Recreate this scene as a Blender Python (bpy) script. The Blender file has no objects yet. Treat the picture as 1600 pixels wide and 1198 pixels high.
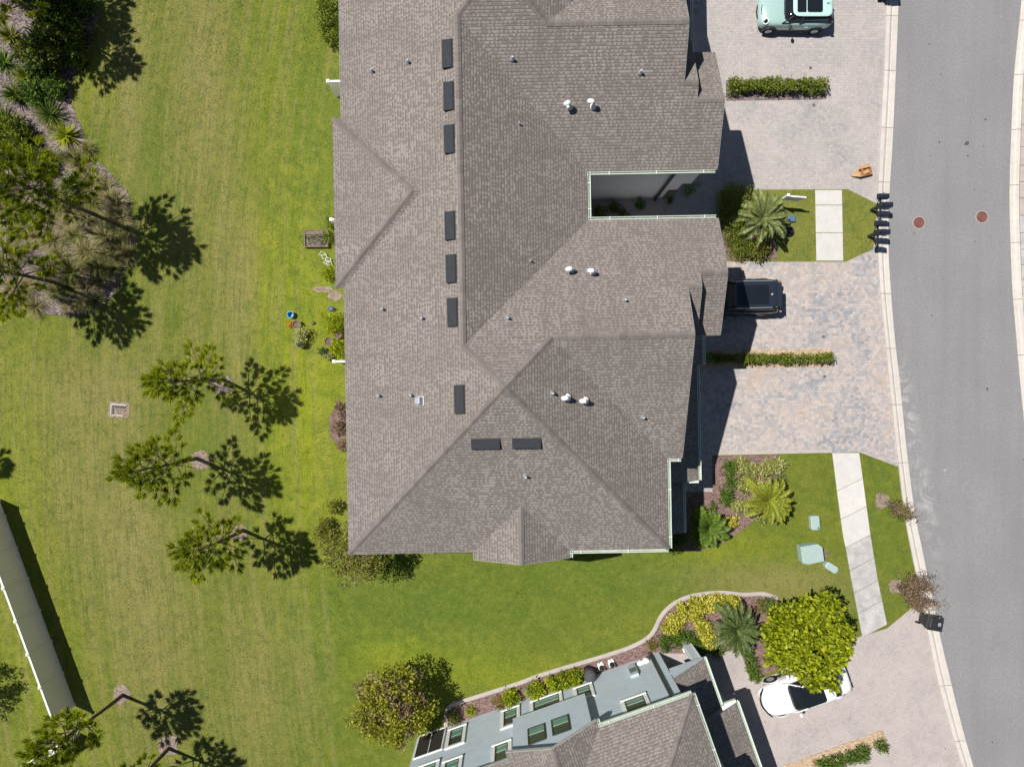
import bpy, bmesh, math, random
import numpy as np
from mathutils import Vector, Matrix

# ------------------------------------------------------------------ camera, sky, sun
S = bpy.context.scene
COL = S.collection
CAMH, FPX = 37.5, 1109.0
cam = bpy.data.cameras.new('camera'); cam_o = bpy.data.objects.new('camera', cam); COL.objects.link(cam_o)
cam_o.location = (0, 0, CAMH); cam_o.rotation_euler = (0, 0, 0)
cam.sensor_width = 36; cam.lens = 36 * FPX / 1600; cam.clip_end = 1500; cam.clip_start = .5
S.camera = cam_o
SUN_EL = math.radians(60.5); SAZ = Vector((-.913, .408)).normalized()
world = bpy.data.worlds.new('World'); S.world = world; world.use_nodes = True
wn = world.node_tree; sky = wn.nodes.new('ShaderNodeTexSky'); sky.sky_type = 'NISHITA'; sky.sun_disc = False
sky.sun_elevation = SUN_EL; sky.air_density = .75; sky.dust_density = .4; sky.ozone_density = 2.5; sky.sun_rotation = math.atan2(SAZ.x, SAZ.y)
wn.links.new(sky.outputs[0], wn.nodes['Background'].inputs[0]); wn.nodes['Background'].inputs[1].default_value = .05
sl = bpy.data.lights.new('sun', 'SUN'); sl.energy = 5.0; sl.angle = math.radians(.5); sl.color = (1, .955, .89)
so = bpy.data.objects.new('sun', sl); COL.objects.link(so)
LD = Vector((-SAZ.x * math.cos(SUN_EL), -SAZ.y * math.cos(SUN_EL), -math.sin(SUN_EL)))
so.rotation_euler = LD.to_track_quat('-Z', 'Y').to_euler(); so.location = (-20, 10, 40)
S.view_settings.view_transform = 'Standard'; S.view_settings.look = 'None'
S.view_settings.exposure = .24; S.view_settings.gamma = 1; S.view_settings.use_curve_mapping = False

rnd = random.Random(7); nr = np.random.default_rng(11)
R = math.radians

def P(px, py, z=0.):
    """a picture point at height z -> place on the site"""
    return Vector(((px - 800) / FPX * (CAMH - z), -(py - 599) / FPX * (CAMH - z), z))
def P2(px, py, z=0.):
    v = P(px, py, z); return (v.x, v.y)

# ------------------------------------------------------------------ node helpers
class NT:
    def __init__(s, name, rough=.8, spec=.3):
        s.m = bpy.data.materials.new(name); s.m.use_nodes = True
        s.t = s.m.node_tree; s.b = s.t.nodes['Principled BSDF']
        s.b.inputs['Roughness'].default_value = rough; s.b.inputs['Specular IOR Level'].default_value = spec
    def n(s, typ, **kw):
        nd = s.t.nodes.new(typ)
        for k, v in kw.items(): setattr(nd, k, v)
        return nd
    def put(s, sock, v):
        if v is None: return
        if isinstance(v, bpy.types.NodeSocket): s.t.links.new(v, sock)
        elif isinstance(v, (tuple, list)):
            sock.default_value = tuple(v) + ((1,) if len(v) == 3 and len(sock.default_value) == 4 else ())
        else: sock.default_value = v
    def M(s, op, a, b=None, c=None):
        nd = s.n('ShaderNodeMath', operation=op)
        for i, v in enumerate((a, b, c)): s.put(nd.inputs[i], v)
        return nd.outputs[0]
    def coord(s, kind='Object'): return s.n('ShaderNodeTexCoord').outputs[kind]
    def xyz(s, v):
        nd = s.n('ShaderNodeSeparateXYZ'); s.put(nd.inputs[0], v); return nd.outputs
    def comb(s, x, y, z=0.):
        nd = s.n('ShaderNodeCombineXYZ')
        for i, v in enumerate((x, y, z)): s.put(nd.inputs[i], v)
        return nd.outputs[0]
    def noise(s, vec, scale, detail=3, rough=.55, dist=0., out=0):
        nd = s.n('ShaderNodeTexNoise'); s.put(nd.inputs['Vector'], vec); nd.inputs['Scale'].default_value = scale
        nd.inputs['Detail'].default_value = detail; nd.inputs['Roughness'].default_value = rough; nd.inputs['Distortion'].default_value = dist
        return nd.outputs[out]
    def white(s, vec, out='Value'):
        nd = s.n('ShaderNodeTexWhiteNoise', noise_dimensions='3D'); s.put(nd.inputs['Vector'], vec); return nd.outputs[out]
    def vmul(s, vec, sc):
        nd = s.n('ShaderNodeVectorMath', operation='MULTIPLY'); s.put(nd.inputs[0], vec); nd.inputs[1].default_value = sc; return nd.outputs[0]
    def mix(s, f, a, b, mode='MIX'):
        nd = s.n('ShaderNodeMix', data_type='RGBA', blend_type=mode)
        s.put(nd.inputs[0], f); s.put(nd.inputs[6], a); s.put(nd.inputs[7], b); return nd.outputs[2]
    def ramp(s, f, stops, interp='LINEAR'):
        nd = s.n('ShaderNodeValToRGB'); nd.color_ramp.interpolation = interp; e = nd.color_ramp.elements
        while len(e) < len(stops): e.new(.5)
        for i, (p, c) in enumerate(stops): e[i].position = p; e[i].color = tuple(c) + (1,) if len(c) == 3 else c
        s.put(nd.inputs[0], f); return nd.outputs[0]
    def rng(s, v, a, b, c=0., d=1.):
        nd = s.n('ShaderNodeMapRange'); s.put(nd.inputs[0], v)
        for i, k in enumerate((a, b, c, d)): nd.inputs[i + 1].default_value = k
        return nd.outputs[0]
    def col(s, v): s.put(s.b.inputs['Base Color'], v); return s
    def bump(s, h, strength=.5, dist=.02, normal=None):
        nd = s.n('ShaderNodeBump'); nd.inputs['Strength'].default_value = strength; nd.inputs['Distance'].default_value = dist
        s.put(nd.inputs['Height'], h); 
        if normal is not None: s.put(nd.inputs['Normal'], normal)
        s.t.links.new(nd.outputs[0], s.b.inputs['Normal']); return nd.outputs[0]

def sr(r, g, b):
    f = lambda c: (c / 255 / 12.92) if c / 255 <= .04045 else ((c / 255 + .055) / 1.055) ** 2.4
    return (f(r), f(g), f(b))

def simple(name, col, rough=.7, spec=.3, metal=0., var=.12, scale=6., bump=0.):
    m = NT(name, rough, spec); m.b.inputs['Metallic'].default_value = metal
    c = m.coord(); f = m.noise(c, scale, 4)
    lo = tuple(x * (1 - var) for x in col); hi = tuple(min(1, x * (1 + var)) for x in col)
    m.col(m.ramp(f, [(.3, lo), (.7, hi)]))
    if bump: m.bump(m.noise(c, scale * 8, 3), bump, .01)
    return m.m

def leafmat(name, cols, transl=.25, rough=.55):
    m = NT(name, rough, .35); g = m.n('ShaderNodeNewGeometry')
    oi = m.n('ShaderNodeObjectInfo'); r = g.outputs['Random Per Island']
    big = m.noise(m.coord(), 1.6, 2)
    f = m.M('ADD', m.M('MULTIPLY', r, .6), m.M('MULTIPLY', big, .4))
    f = m.M('ADD', f, m.M('MULTIPLY', m.M('SUBTRACT', oi.outputs['Random'], .5), .12))
    n = len(cols); c = m.ramp(f, [(.12 + .76 * i / (n - 1), k) for i, k in enumerate(cols)])
    m.col(c); tr = m.n('ShaderNodeBsdfTranslucent'); m.put(tr.inputs[0], c)
    mx = m.n('ShaderNodeMixShader'); mx.inputs[0].default_value = transl
    m.t.links.new(m.b.outputs[0], mx.inputs[1]); m.t.links.new(tr.outputs[0], mx.inputs[2])
    m.t.links.new(mx.outputs[0], m.t.nodes['Material Output'].inputs[0])
    return m.m

# ------------------------------------------------------------------ materials
def roof_mat(name, light, dark, cell=.09, E=.132):
    m = NT(name, .92, .15); uv = m.xyz(m.coord('UV')); u, v = uv[0], uv[1]
    vr = m.M('DIVIDE', v, E); row = m.M('FLOOR', vr); fr = m.M('FRACT', vr)
    off = m.M('MULTIPLY', m.white(m.comb(row, 3.1)), 9.)
    # two interleaved tab widths so that the dabs do not repeat
    u2 = m.M('ADD', m.M('DIVIDE', u, cell), off)
    u2 = m.M('ADD', u2, m.M('MULTIPLY', m.noise(m.comb(u, row), 2.3, 1), .7))
    cidx = m.M('FLOOR', u2); fu = m.M('FRACT', u2)
    r = m.white(m.comb(cidx, row, 1.)); r2 = m.white(m.comb(cidx, row, 7.))
    par = m.M('MODULO', m.M('ABSOLUTE', cidx), 2.)
    thr = m.rng(m.noise(m.coord('UV'), 2.2, 4, .7), .3, .7, .52, .84)
    on = m.M('ADD', m.M('MULTIPLY', m.M('LESS_THAN', par, .5), m.M('GREATER_THAN', r, m.M('SUBTRACT', thr, .48))), m.M('MULTIPLY', m.M('GREATER_THAN', par, .5), m.M('GREATER_THAN', r, thr)))
    tab = m.M('MULTIPLY', m.M('MULTIPLY', on, m.M('GREATER_THAN', fr, .10)), m.M('LESS_THAN', fr, m.M('ADD', .6, m.M('MULTIPLY', r2, .35))))
    c = m.coord(); big = m.noise(c, .55, 4); fine = m.noise(c, 60., 2)
    a = m.mix(m.rng(big, .35, .65), tuple(x * .86 for x in light), tuple(x * 1.08 for x in light))
    b = m.mix(r2, tuple(x * .86 for x in dark), tuple(x * 1.1 for x in dark))
    base = m.mix(tab, a, b)
    base = m.mix(m.M('MULTIPLY', m.M('LESS_THAN', fr, .2), .75), base, tuple(x * .62 for x in dark))  # shadow line at each course's butt edge, painted into the shingle colour
    base = m.mix(m.rng(fine, .35, .65, 0, .35), base, m.mix(.5, base, (.34, .32, .30)), 'MIX')
    streak = m.noise(m.comb(m.M('MULTIPLY', u, 2.2), m.M('MULTIPLY', v, .25)), 1., 3)
    base = m.mix(m.rng(streak, .5, .8, 0, .35), base, tuple(x * .8 for x in dark))
    m.col(base); m.bump(m.M('SUBTRACT', 1., tab), .5, .012)
    return m.m
M_ROOF = roof_mat('asphalt_shingle', (.242, .215, .197), (.148, .129, .116))
def cap_mat():
    m = NT('ridge_shingle', .92, .15); oi = m.n('ShaderNodeObjectInfo')
    c = m.ramp(oi.outputs['Random'], [(0, (.150, .132, .121)), (.5, (.178, .158, .146)), (1, (.205, .184, .170))])
    m.col(m.mix(m.rng(m.noise(m.coord(), 45., 2), .3, .7, 0, .3), c, (.12, .11, .10))); m.bump(m.noise(m.coord(), 60., 2), .3, .01)
    return m.m
M_CAP = cap_mat()

def paver_mat(name, cols, grey_amt=.5, bw=.175, bh=.142, rot=0., dirt=.3, contrast=1.):
    m = NT(name, .9, .2); c0 = m.coord()
    mp = m.n('ShaderNodeMapping'); m.put(mp.inputs[0], c0); mp.inputs['Rotation'].default_value = (0, 0, rot); c = mp.outputs[0]
    x, y, _ = m.xyz(c)[:3]; wb = m.noise(c, 2.6, 2); x = m.M('ADD', x, m.M('MULTIPLY', wb, .09)); y = m.M('ADD', y, m.M('MULTIPLY', m.noise(c, 2.2, 2, out=0), .10))
    row = m.M('FLOOR', m.M('DIVIDE', y, bh)); fy = m.M('FRACT', m.M('DIVIDE', y, bh))
    off = m.M('ADD', m.M('MULTIPLY', m.white(m.comb(row, 5.)), .35), m.M('MULTIPLY', m.M('MODULO', row, 2.), .5))
    ux = m.M('ADD', m.M('DIVIDE', x, bw), off); ci = m.M('FLOOR', ux); fx = m.M('FRACT', ux)
    r = m.white(m.comb(ci, row)); r2 = m.white(m.comb(ci, row, 4.))
    big = m.noise(c, .42, 4, .6, .6)
    f = m.M('ADD', m.M('MULTIPLY', m.M('SUBTRACT', r, .5), contrast), m.M('MULTIPLY', m.M('SUBTRACT', big, .5), 1.6)); f = m.M('ADD', f, .5)
    col = m.ramp(f, [(i / (len(cols) - 1), k) for i, k in enumerate(cols)])
    col = m.mix(m.rng(r2, 0, 1, 0, .22 * contrast), col, (.20, .17, .16))
    jx = m.M('MINIMUM', fx, m.M('SUBTRACT', 1., fx)); jy = m.M('MINIMUM', fy, m.M('SUBTRACT', 1., fy))
    j = m.M('MINIMUM', m.M('MULTIPLY', jx, bw), m.M('MULTIPLY', jy, bh))
    joint = m.rng(j, .004, .016, 1., 0.)
    col = m.mix(m.M('MULTIPLY', m.M('MULTIPLY', joint, m.rng(m.noise(c, 1.3, 3), .4, .65, .25, 1.)), .30), col, (.13, .115, .105))
    st = m.noise(c, .9, 6, .7); col = m.mix(m.rng(st, .5, .75, 0, dirt), col, (.15, .135, .13))
    dt = m.noise(c, 9., 1, .5); col = m.mix(m.rng(dt, .70, .74, 0, .45), col, (.16, .14, .14)); hz = m.noise(c, 16., 3, .7); col = m.mix(m.rng(hz, .5, .7, 0, .25), col, (.58, .55, .54))
    sp = m.noise(c, 3.4, 2, .5); col = m.mix(m.rng(sp, .72, .77, 0, .6), col, (.10, .085, .08))
    m.col(col); m.bump(m.rng(j, 0., .02), .5, .012); return m.m
PK = [(.25, .265, .29), (.325, .325, .34), (.38, .35, .34), (.43, .375, .35), (.475, .43, .405), (.44, .35, .29)]
M_PAVE = paver_mat('concrete_pavers', PK, contrast=.8)
M_PAVE_N = paver_mat('concrete_pavers_pale', [(.28, .285, .295), (.345, .33, .325), (.39, .36, .345), (.42, .38, .365), (.44, .41, .395)], contrast=.5, dirt=.18)
M_PAVE_S = paver_mat('concrete_pavers_pink', [(.32, .30, .295), (.38, .345, .335), (.42, .37, .355), (.43, .38, .365), (.44, .395, .375)], rot=R(-19.5), contrast=.32, dirt=.25)

def asphalt():
    m = NT('asphalt', .9, .25); c = m.coord()
    a = m.noise(c, 17., 5, .85); b = m.noise(c, .35, 3); d = m.noise(c, 110., 2)
    col = m.ramp(a, [(.3, (.15, .148, .155)), (.5, (.225, .222, .228)), (.7, (.34, .335, .338))])
    col = m.mix(m.rng(b, .35, .65, 0, .25), col, (.16, .16, .165))
    col = m.mix(m.rng(d, .58, .7, 0, .35), col, (.36, .35, .34))
    x, y, z = m.xyz(c)[:3]
    lane = m.noise(m.comb(m.M('MULTIPLY', x, .9), m.M('MULTIPLY', y, .06)), 1.3, 3); col = m.mix(m.rng(lane, .45, .7, 0, .18), col, (.13, .13, .135))
    # a pale dried wash along the near kerb and a few scuffs
    w = m.noise(c, 1.1, 5, .62, 1.6); g = m.M('MULTIPLY', m.rng(m.M('ABSOLUTE', m.M('SUBTRACT', m.M('ADD', x, m.M('MULTIPLY', y, .19)), 20.6)), .0, .75, 1., 0.), m.rng(m.M('ABSOLUTE', m.M('ADD', y, 3.6)), 3.2, 6.5, 1., 0.))
    col = m.mix(m.M('MULTIPLY', m.rng(w, .5, .62, 0, .7), g), col, (.40, .39, .385))
    s = m.noise(c, .95, 3, .5); col = m.mix(m.rng(s, .735, .76, 0, .55), col, (.42, .41, .40))
    k = m.noise(m.vmul(c, (1, 1, 1)), 2.1, 1, .5); col = m.mix(m.rng(k, .765, .785, 0, .8), col, (.05, .05, .05))
    m.col(col); m.bump(a, .45, .01); return m.m
M_ASPH = asphalt()

def concrete(name, base, var=.1, stain=.3, obj_rand=True):
    m = NT(name, .9, .2); c = m.coord(); f = m.noise(c, 2.2, 6, .7)
    col = m.ramp(f, [(.3, tuple(x * (1 - var) for x in base)), (.7, tuple(min(1, x * (1 + var)) for x in base))])
    if obj_rand:
        oi = m.n('ShaderNodeObjectInfo'); col = m.mix(m.rng(oi.outputs['Random'], 0, 1, 0, .18), col, tuple(x * .6 for x in base))
    st = m.noise(c, 5., 4, .7, 1.); col = m.mix(m.rng(st, .58, .75, 0, stain), col, (.17, .15, .13))
    m.col(col); m.bump(m.noise(c, 60., 3), .25, .01); return m.m
M_WALK = concrete('pale_concrete', (.56, .545, .52), .09, .25)
M_WALK_OLD = concrete('grey_concrete', (.42, .41, .40), .26, .6)
M_KERB = concrete('kerb_concrete', (.56, .52, .475), .1, .3)
M_EDGE = concrete('edging_concrete', (.40, .36, .33), .12, .35, False)

def mulch(name, cols, scale=14.):
    m = NT(name, .95, .1); c = m.coord()
    v = m.n('ShaderNodeTexVoronoi'); m.put(v.inputs['Vector'], m.vmul(c, (1, 1.9, 1))); v.inputs['Scale'].default_value = scale; v.inputs['Randomness'].default_value = 1
    r = m.xyz(v.outputs['Color'])[0]; f = m.M('ADD', m.M('MULTIPLY', r, .7), m.M('MULTIPLY', m.noise(c, 1.5, 4), .3))
    m.col(m.ramp(f, [(.1 + .8 * i / (len(cols) - 1), k) for i, k in enumerate(cols)]))
    m.bump(m.M('ADD', v.outputs['Distance'], m.noise(c, 30., 3)), 1., .04); return m.m
M_MULCH = mulch('pine_bark_mulch', [(.10, .06, .055), (.19, .12, .11), (.27, .18, .165), (.34, .25, .23)])
M_STRAW = mulch('pine_straw', [(.06, .045, .045), (.15, .115, .115), (.25, .20, .195), (.36, .30, .285)], 9.)
M_GRAVEL = mulch('tan_gravel', [(.32, .21, .13), (.48, .34, .22), (.58, .44, .31), (.66, .56, .45)], 13.)
M_BROWN = mulch('bark_ring', [(.16, .12, .095), (.25, .19, .15), (.34, .265, .21), (.40, .33, .27)], 12.)

M_WALL = simple('grey_stucco', (.80, .80, .79), .9, .2, var=.05, bump=.3)
M_WALLB = simple('blue_grey_stucco', (.50, .57, .64), .9, .2, var=.05, scale=2., bump=.35)
M_WHITE = simple('white_trim', (.78, .79, .77), .5, .4, var=.03)
M_GUT = simple('white_gutter', (.62, .70, .60), .4, .5, var=.05)
M_GUTIN = simple('gutter_trough', (.30, .34, .28), .6, .3, var=.25, scale=3)
M_FASC = simple('fascia_board', (.42, .41, .39), .6, .3)
M_DARK = simple('bronze_metal', (.05, .045, .045), .5, .4)
M_VENT = simple('ridge_vent_metal', (.040, .044, .050), .85, .12, var=.12, scale=9)
M_PIPE = simple('galvanised_pipe', (.55, .58, .62), .35, .5, metal=.6, var=.08)
M_PVC = simple('white_pvc', (.80, .80, .79), .4, .5, var=.03)
M_BARK = simple('pine_bark', (.13, .10, .085), .95, .1, var=.35, scale=14, bump=.8)
M_BARKG = simple('grey_bark', (.22, .19, .16), .95, .1, var=.3, scale=14, bump=.8)
M_FENCE = simple('vinyl_fence', (.86, .79, .74), .5, .35, var=.03, scale=1.5)
M_RUBBER = simple('tyre_rubber', (.02, .02, .021), .9, .2)
M_BLACKP = simple('black_plastic', (.022, .022, .026), .5, .45, var=.2)
M_NAVY = simple('dark_navy_enamel', (.018, .022, .04), .4, .5)
M_STONE = simple('brown_stone_veneer', (.16, .125, .105), .9, .2, var=.4, scale=5, bump=.6)
def glass(name, col, rough=.06):
    m = NT(name, rough, .6); m.col(m.ramp(m.noise(m.coord(), 1.2, 2), [(.3, tuple(x * .8 for x in col)), (.7, col)])); return m.m
M_GLASS = glass('dark_glass', (.012, .016, .02)); M_GLASSG = glass('green_tinted_glass', (.15, .33, .24), .12); M_GLASSD = glass('green_dark_glass', (.05, .075, .06), .1)
M_SCREEN = simple('insect_screen', (.045, .038, .036), .8, .2, scale=20)

# ------------------------------------------------------------------ mesh helpers
class MB:
    def __init__(s): s.v = []; s.f = []; s.mi = []; s.uv = None
    def add(s, vs, fs, mi=0):
        o = len(s.v); s.v += [tuple(v) for v in vs]; s.f += [tuple(i + o for i in f) for f in fs]; s.mi += [mi] * len(fs)
    def box(s, a, b, mi=0, rz=0., c=None, taper=1.):
        x0, y0, z0 = a; x1, y1, z1 = b
        cx, cy = (x0 + x1) / 2, (y0 + y1) / 2
        q = [(x0, y0), (x1, y0), (x1, y1), (x0, y1)]
        vs = [(x, y, z0) for x, y in q] + [(cx + (x - cx) * taper, cy + (y - cy) * taper, z1) for x, y in q]
        if rz:
            ox, oy = c if c else (cx, cy); k, l = math.cos(rz), math.sin(rz)
            vs = [(ox + (x - ox) * k - (y - oy) * l, oy + (x - ox) * l + (y - oy) * k, z) for x, y, z in vs]
        s.add(vs, [(3, 2, 1, 0), (4, 5, 6, 7), (0, 1, 5, 4), (1, 2, 6, 5), (2, 3, 7, 6), (3, 0, 4, 7)], mi)
    def prism(s, pts, z0, z1, mi=0):
        a = sum(pts[i][0] * pts[(i + 1) % len(pts)][1] - pts[(i + 1) % len(pts)][0] * pts[i][1] for i in range(len(pts)))
        if a < 0: pts = pts[::-1]
        n = len(pts); vs = [(x, y, z0) for x, y in pts] + [(x, y, z1) for x, y in pts]
        s.add(vs, [tuple(range(n, 2 * n)), tuple(range(n - 1, -1, -1))] + [(i, (i + 1) % n, n + (i + 1) % n, n + i) for i in range(n)], mi)
    def tube(s, pts, rad, n=6, mi=0, cap=True):
        pts = [Vector(p) for p in pts]; rad = rad if isinstance(rad, (list, tuple)) else [rad] * len(pts); o = len(s.v)
        for i, p in enumerate(pts):
            d = (pts[min(i + 1, len(pts) - 1)] - pts[max(i - 1, 0)]).normalized()
            a = d.cross(Vector((0, 0, 1)) if abs(d.z) < .9 else Vector((1, 0, 0))).normalized(); b = d.cross(a)
            for k in range(n):
                t = 2 * math.pi * k / n; s.v.append(tuple(p + (a * math.cos(t) + b * math.sin(t)) * rad[i]))
        for i in range(len(pts) - 1):
            for k in range(n):
                a0 = o + i * n + k; a1 = o + i * n + (k + 1) % n; s.f.append((a0, a1, a1 + n, a0 + n)); s.mi.append(mi)
        if cap:
            s.f += [tuple(o + k for k in range(n))[::-1], tuple(o + (len(pts) - 1) * n + k for k in range(n))]; s.mi += [mi, mi]
    def lathe(s, prof, c=(0, 0, 0), n=12, mi=0):
        o = len(s.v)
        for r, z in prof:
            for k in range(n):
                t = 2 * math.pi * k / n; s.v.append((c[0] + r * math.cos(t), c[1] + r * math.sin(t), c[2] + z))
        for i in range(len(prof) - 1):
            for k in range(n):
                a0 = o + i * n + k; a1 = o + i * n + (k + 1) % n; s.f.append((a0, a1, a1 + n, a0 + n)); s.mi.append(mi)
        s.f += [tuple(o + k for k in range(n))[::-1], tuple(o + (len(prof) - 1) * n + k for k in range(n))]; s.mi += [mi, mi]
    def build(s, name, mats, parent=None, smooth=False, loc=None, rz=0.):
        me = bpy.data.meshes.new(name); me.from_pydata(s.v, [], s.f)
        if not isinstance(mats, (list, tuple)): mats = [mats]
        for m in mats: me.materials.append(m)
        me.polygons.foreach_set('material_index', s.mi)
        if smooth: me.polygons.foreach_set('use_smooth', [True] * len(me.polygons))
        me.update(); return link(name, me, parent, loc, rz)
def link(name, me, parent=None, loc=None, rz=0.):
    o = bpy.data.objects.new(name, me); COL.objects.link(o)
    if parent is not None: o.parent = parent
    if loc is not None: o.location = loc
    o.rotation_euler = (0, 0, rz); return o
def tag(o, label=None, cat=None, group=None, kind=None):
    for k, v in (('label', label), ('category', cat), ('group', group), ('kind', kind)):
        if v: o[k] = v
    return o
def thing(name, loc, label, cat, group=None, rz=0.):
    return tag(link(name, None, None, loc, rz), label, cat, group)
def kids(o): return [c for c in bpy.data.objects if c.parent == o]
def dup(o, loc, rz=0., label=None, scale=None, ch=None):
    r = o.copy(); COL.objects.link(r); r.location = loc; r.rotation_euler = (0, 0, rz)
    if label: r['label'] = label
    if scale: r.scale = (scale,) * 3
    for c in (ch if ch is not None else kids(o)):
        d = c.copy(); COL.objects.link(d); d.parent = r
        for g in kids(c):
            e = g.copy(); COL.objects.link(e); e.parent = d
    return r
def bevel(o, w=.02, seg=2):
    m = o.modifiers.new('bevel', 'BEVEL'); m.width = w; m.segments = seg; m.limit_method = 'ANGLE'; return o
def spline(pts, k=6):
    """Catmull-Rom through the 2-D points"""
    out = []; p = [pts[0]] + list(pts) + [pts[-1]]
    for i in range(1, len(p) - 2):
        for j in range(k):
            t = j / k; a, b, c, d = (np.array(q, float) for q in (p[i - 1], p[i], p[i + 1], p[i + 2]))
            out.append(tuple(.5 * (2 * b + (c - a) * t + (2 * a - 5 * b + 4 * c - d) * t * t + (3 * b - a - 3 * c + d) * t ** 3)))
    out.append(tuple(pts[-1])); return out
def wob(pts, amp=.06, step=.35):
    """resample a closed outline and make it uneven"""
    out = []
    for i in range(len(pts)):
        a, b = pts[i], pts[(i + 1) % len(pts)]; L = math.dist(a, b); n = max(1, int(L / step))
        for j in range(n):
            t = j / n; out.append((a[0] + (b[0] - a[0]) * t + rnd.uniform(-amp, amp), a[1] + (b[1] - a[1]) * t + rnd.uniform(-amp, amp)))
    return out
# ------------------------------------------------------------------ the ground
def blob(X, Y, px, py, rx, ry, rot=0.):
    cx, cy = P2(px, py); rx /= 29.57; ry /= 29.57; k, l = math.cos(rot), math.sin(rot)
    dx, dy = X - cx, Y - cy; a = (dx * k + dy * l) / rx; b = (-dx * l + dy * k) / ry
    return np.exp(-(a * a + b * b))
def turf(X, Y):
    dry = .95 * blob(X, Y, 315, 120, 50, 240) + .5 * blob(X, Y, 370, 560, 30, 260) + .5 * blob(X, Y, 190, 60, 50, 120) + .55 * blob(X, Y, 130, 740, 90, 160, R(15)) + .85 * blob(X, Y, 230, 950, 70, 260, R(8)) + .7 * blob(X, Y, 400, 1080, 60, 160) + .6 * blob(X, Y, 170, 600, 130, 60) + .5 * blob(X, Y, 370, 420, 40, 90) + .55 * blob(X, Y, 1240, 920, 110, 35) + .7 * blob(X, Y, 205, 180, 22, 120) + .5 * blob(X, Y, 1220, 330, 150, 60) + .35 * blob(X, Y, 1160, 900, 120, 25)
    lush = .95 * blob(X, Y, 480, 660, 80, 260) + .7 * blob(X, Y, 450, 400, 70, 160) + .65 * blob(X, Y, 60, 1000, 60, 250, R(20)) + .6 * blob(X, Y, 20, 700, 80, 200) + .5 * blob(X, Y, 150, 120, 40, 60) + .55 * blob(X, Y, 760, 1050, 260, 40, R(-12)) + .5 * blob(X, Y, 620, 1020, 70, 30) + .6 * blob(X, Y, 1130, 860, 90, 26) + .3 * blob(X, Y, 430, 100, 60, 200)
    cool = .7 * blob(X, Y, 640, 960, 210, 70) + .55 * blob(X, Y, 480, 260, 50, 200) + .45 * blob(X, Y, 500, 1060, 50, 150) + .35 * blob(X, Y, 240, 270, 60, 150) + .6 * blob(X, Y, 980, 900, 260, 40) + .35 * blob(X, Y, 330, 690, 60, 60) + .5 * blob(X, Y, 1370, 800, 30, 120)
    return np.clip(np.stack([dry, lush, cool, np.ones_like(dry)], -1).reshape(-1, 4), 0, 1)
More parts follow.
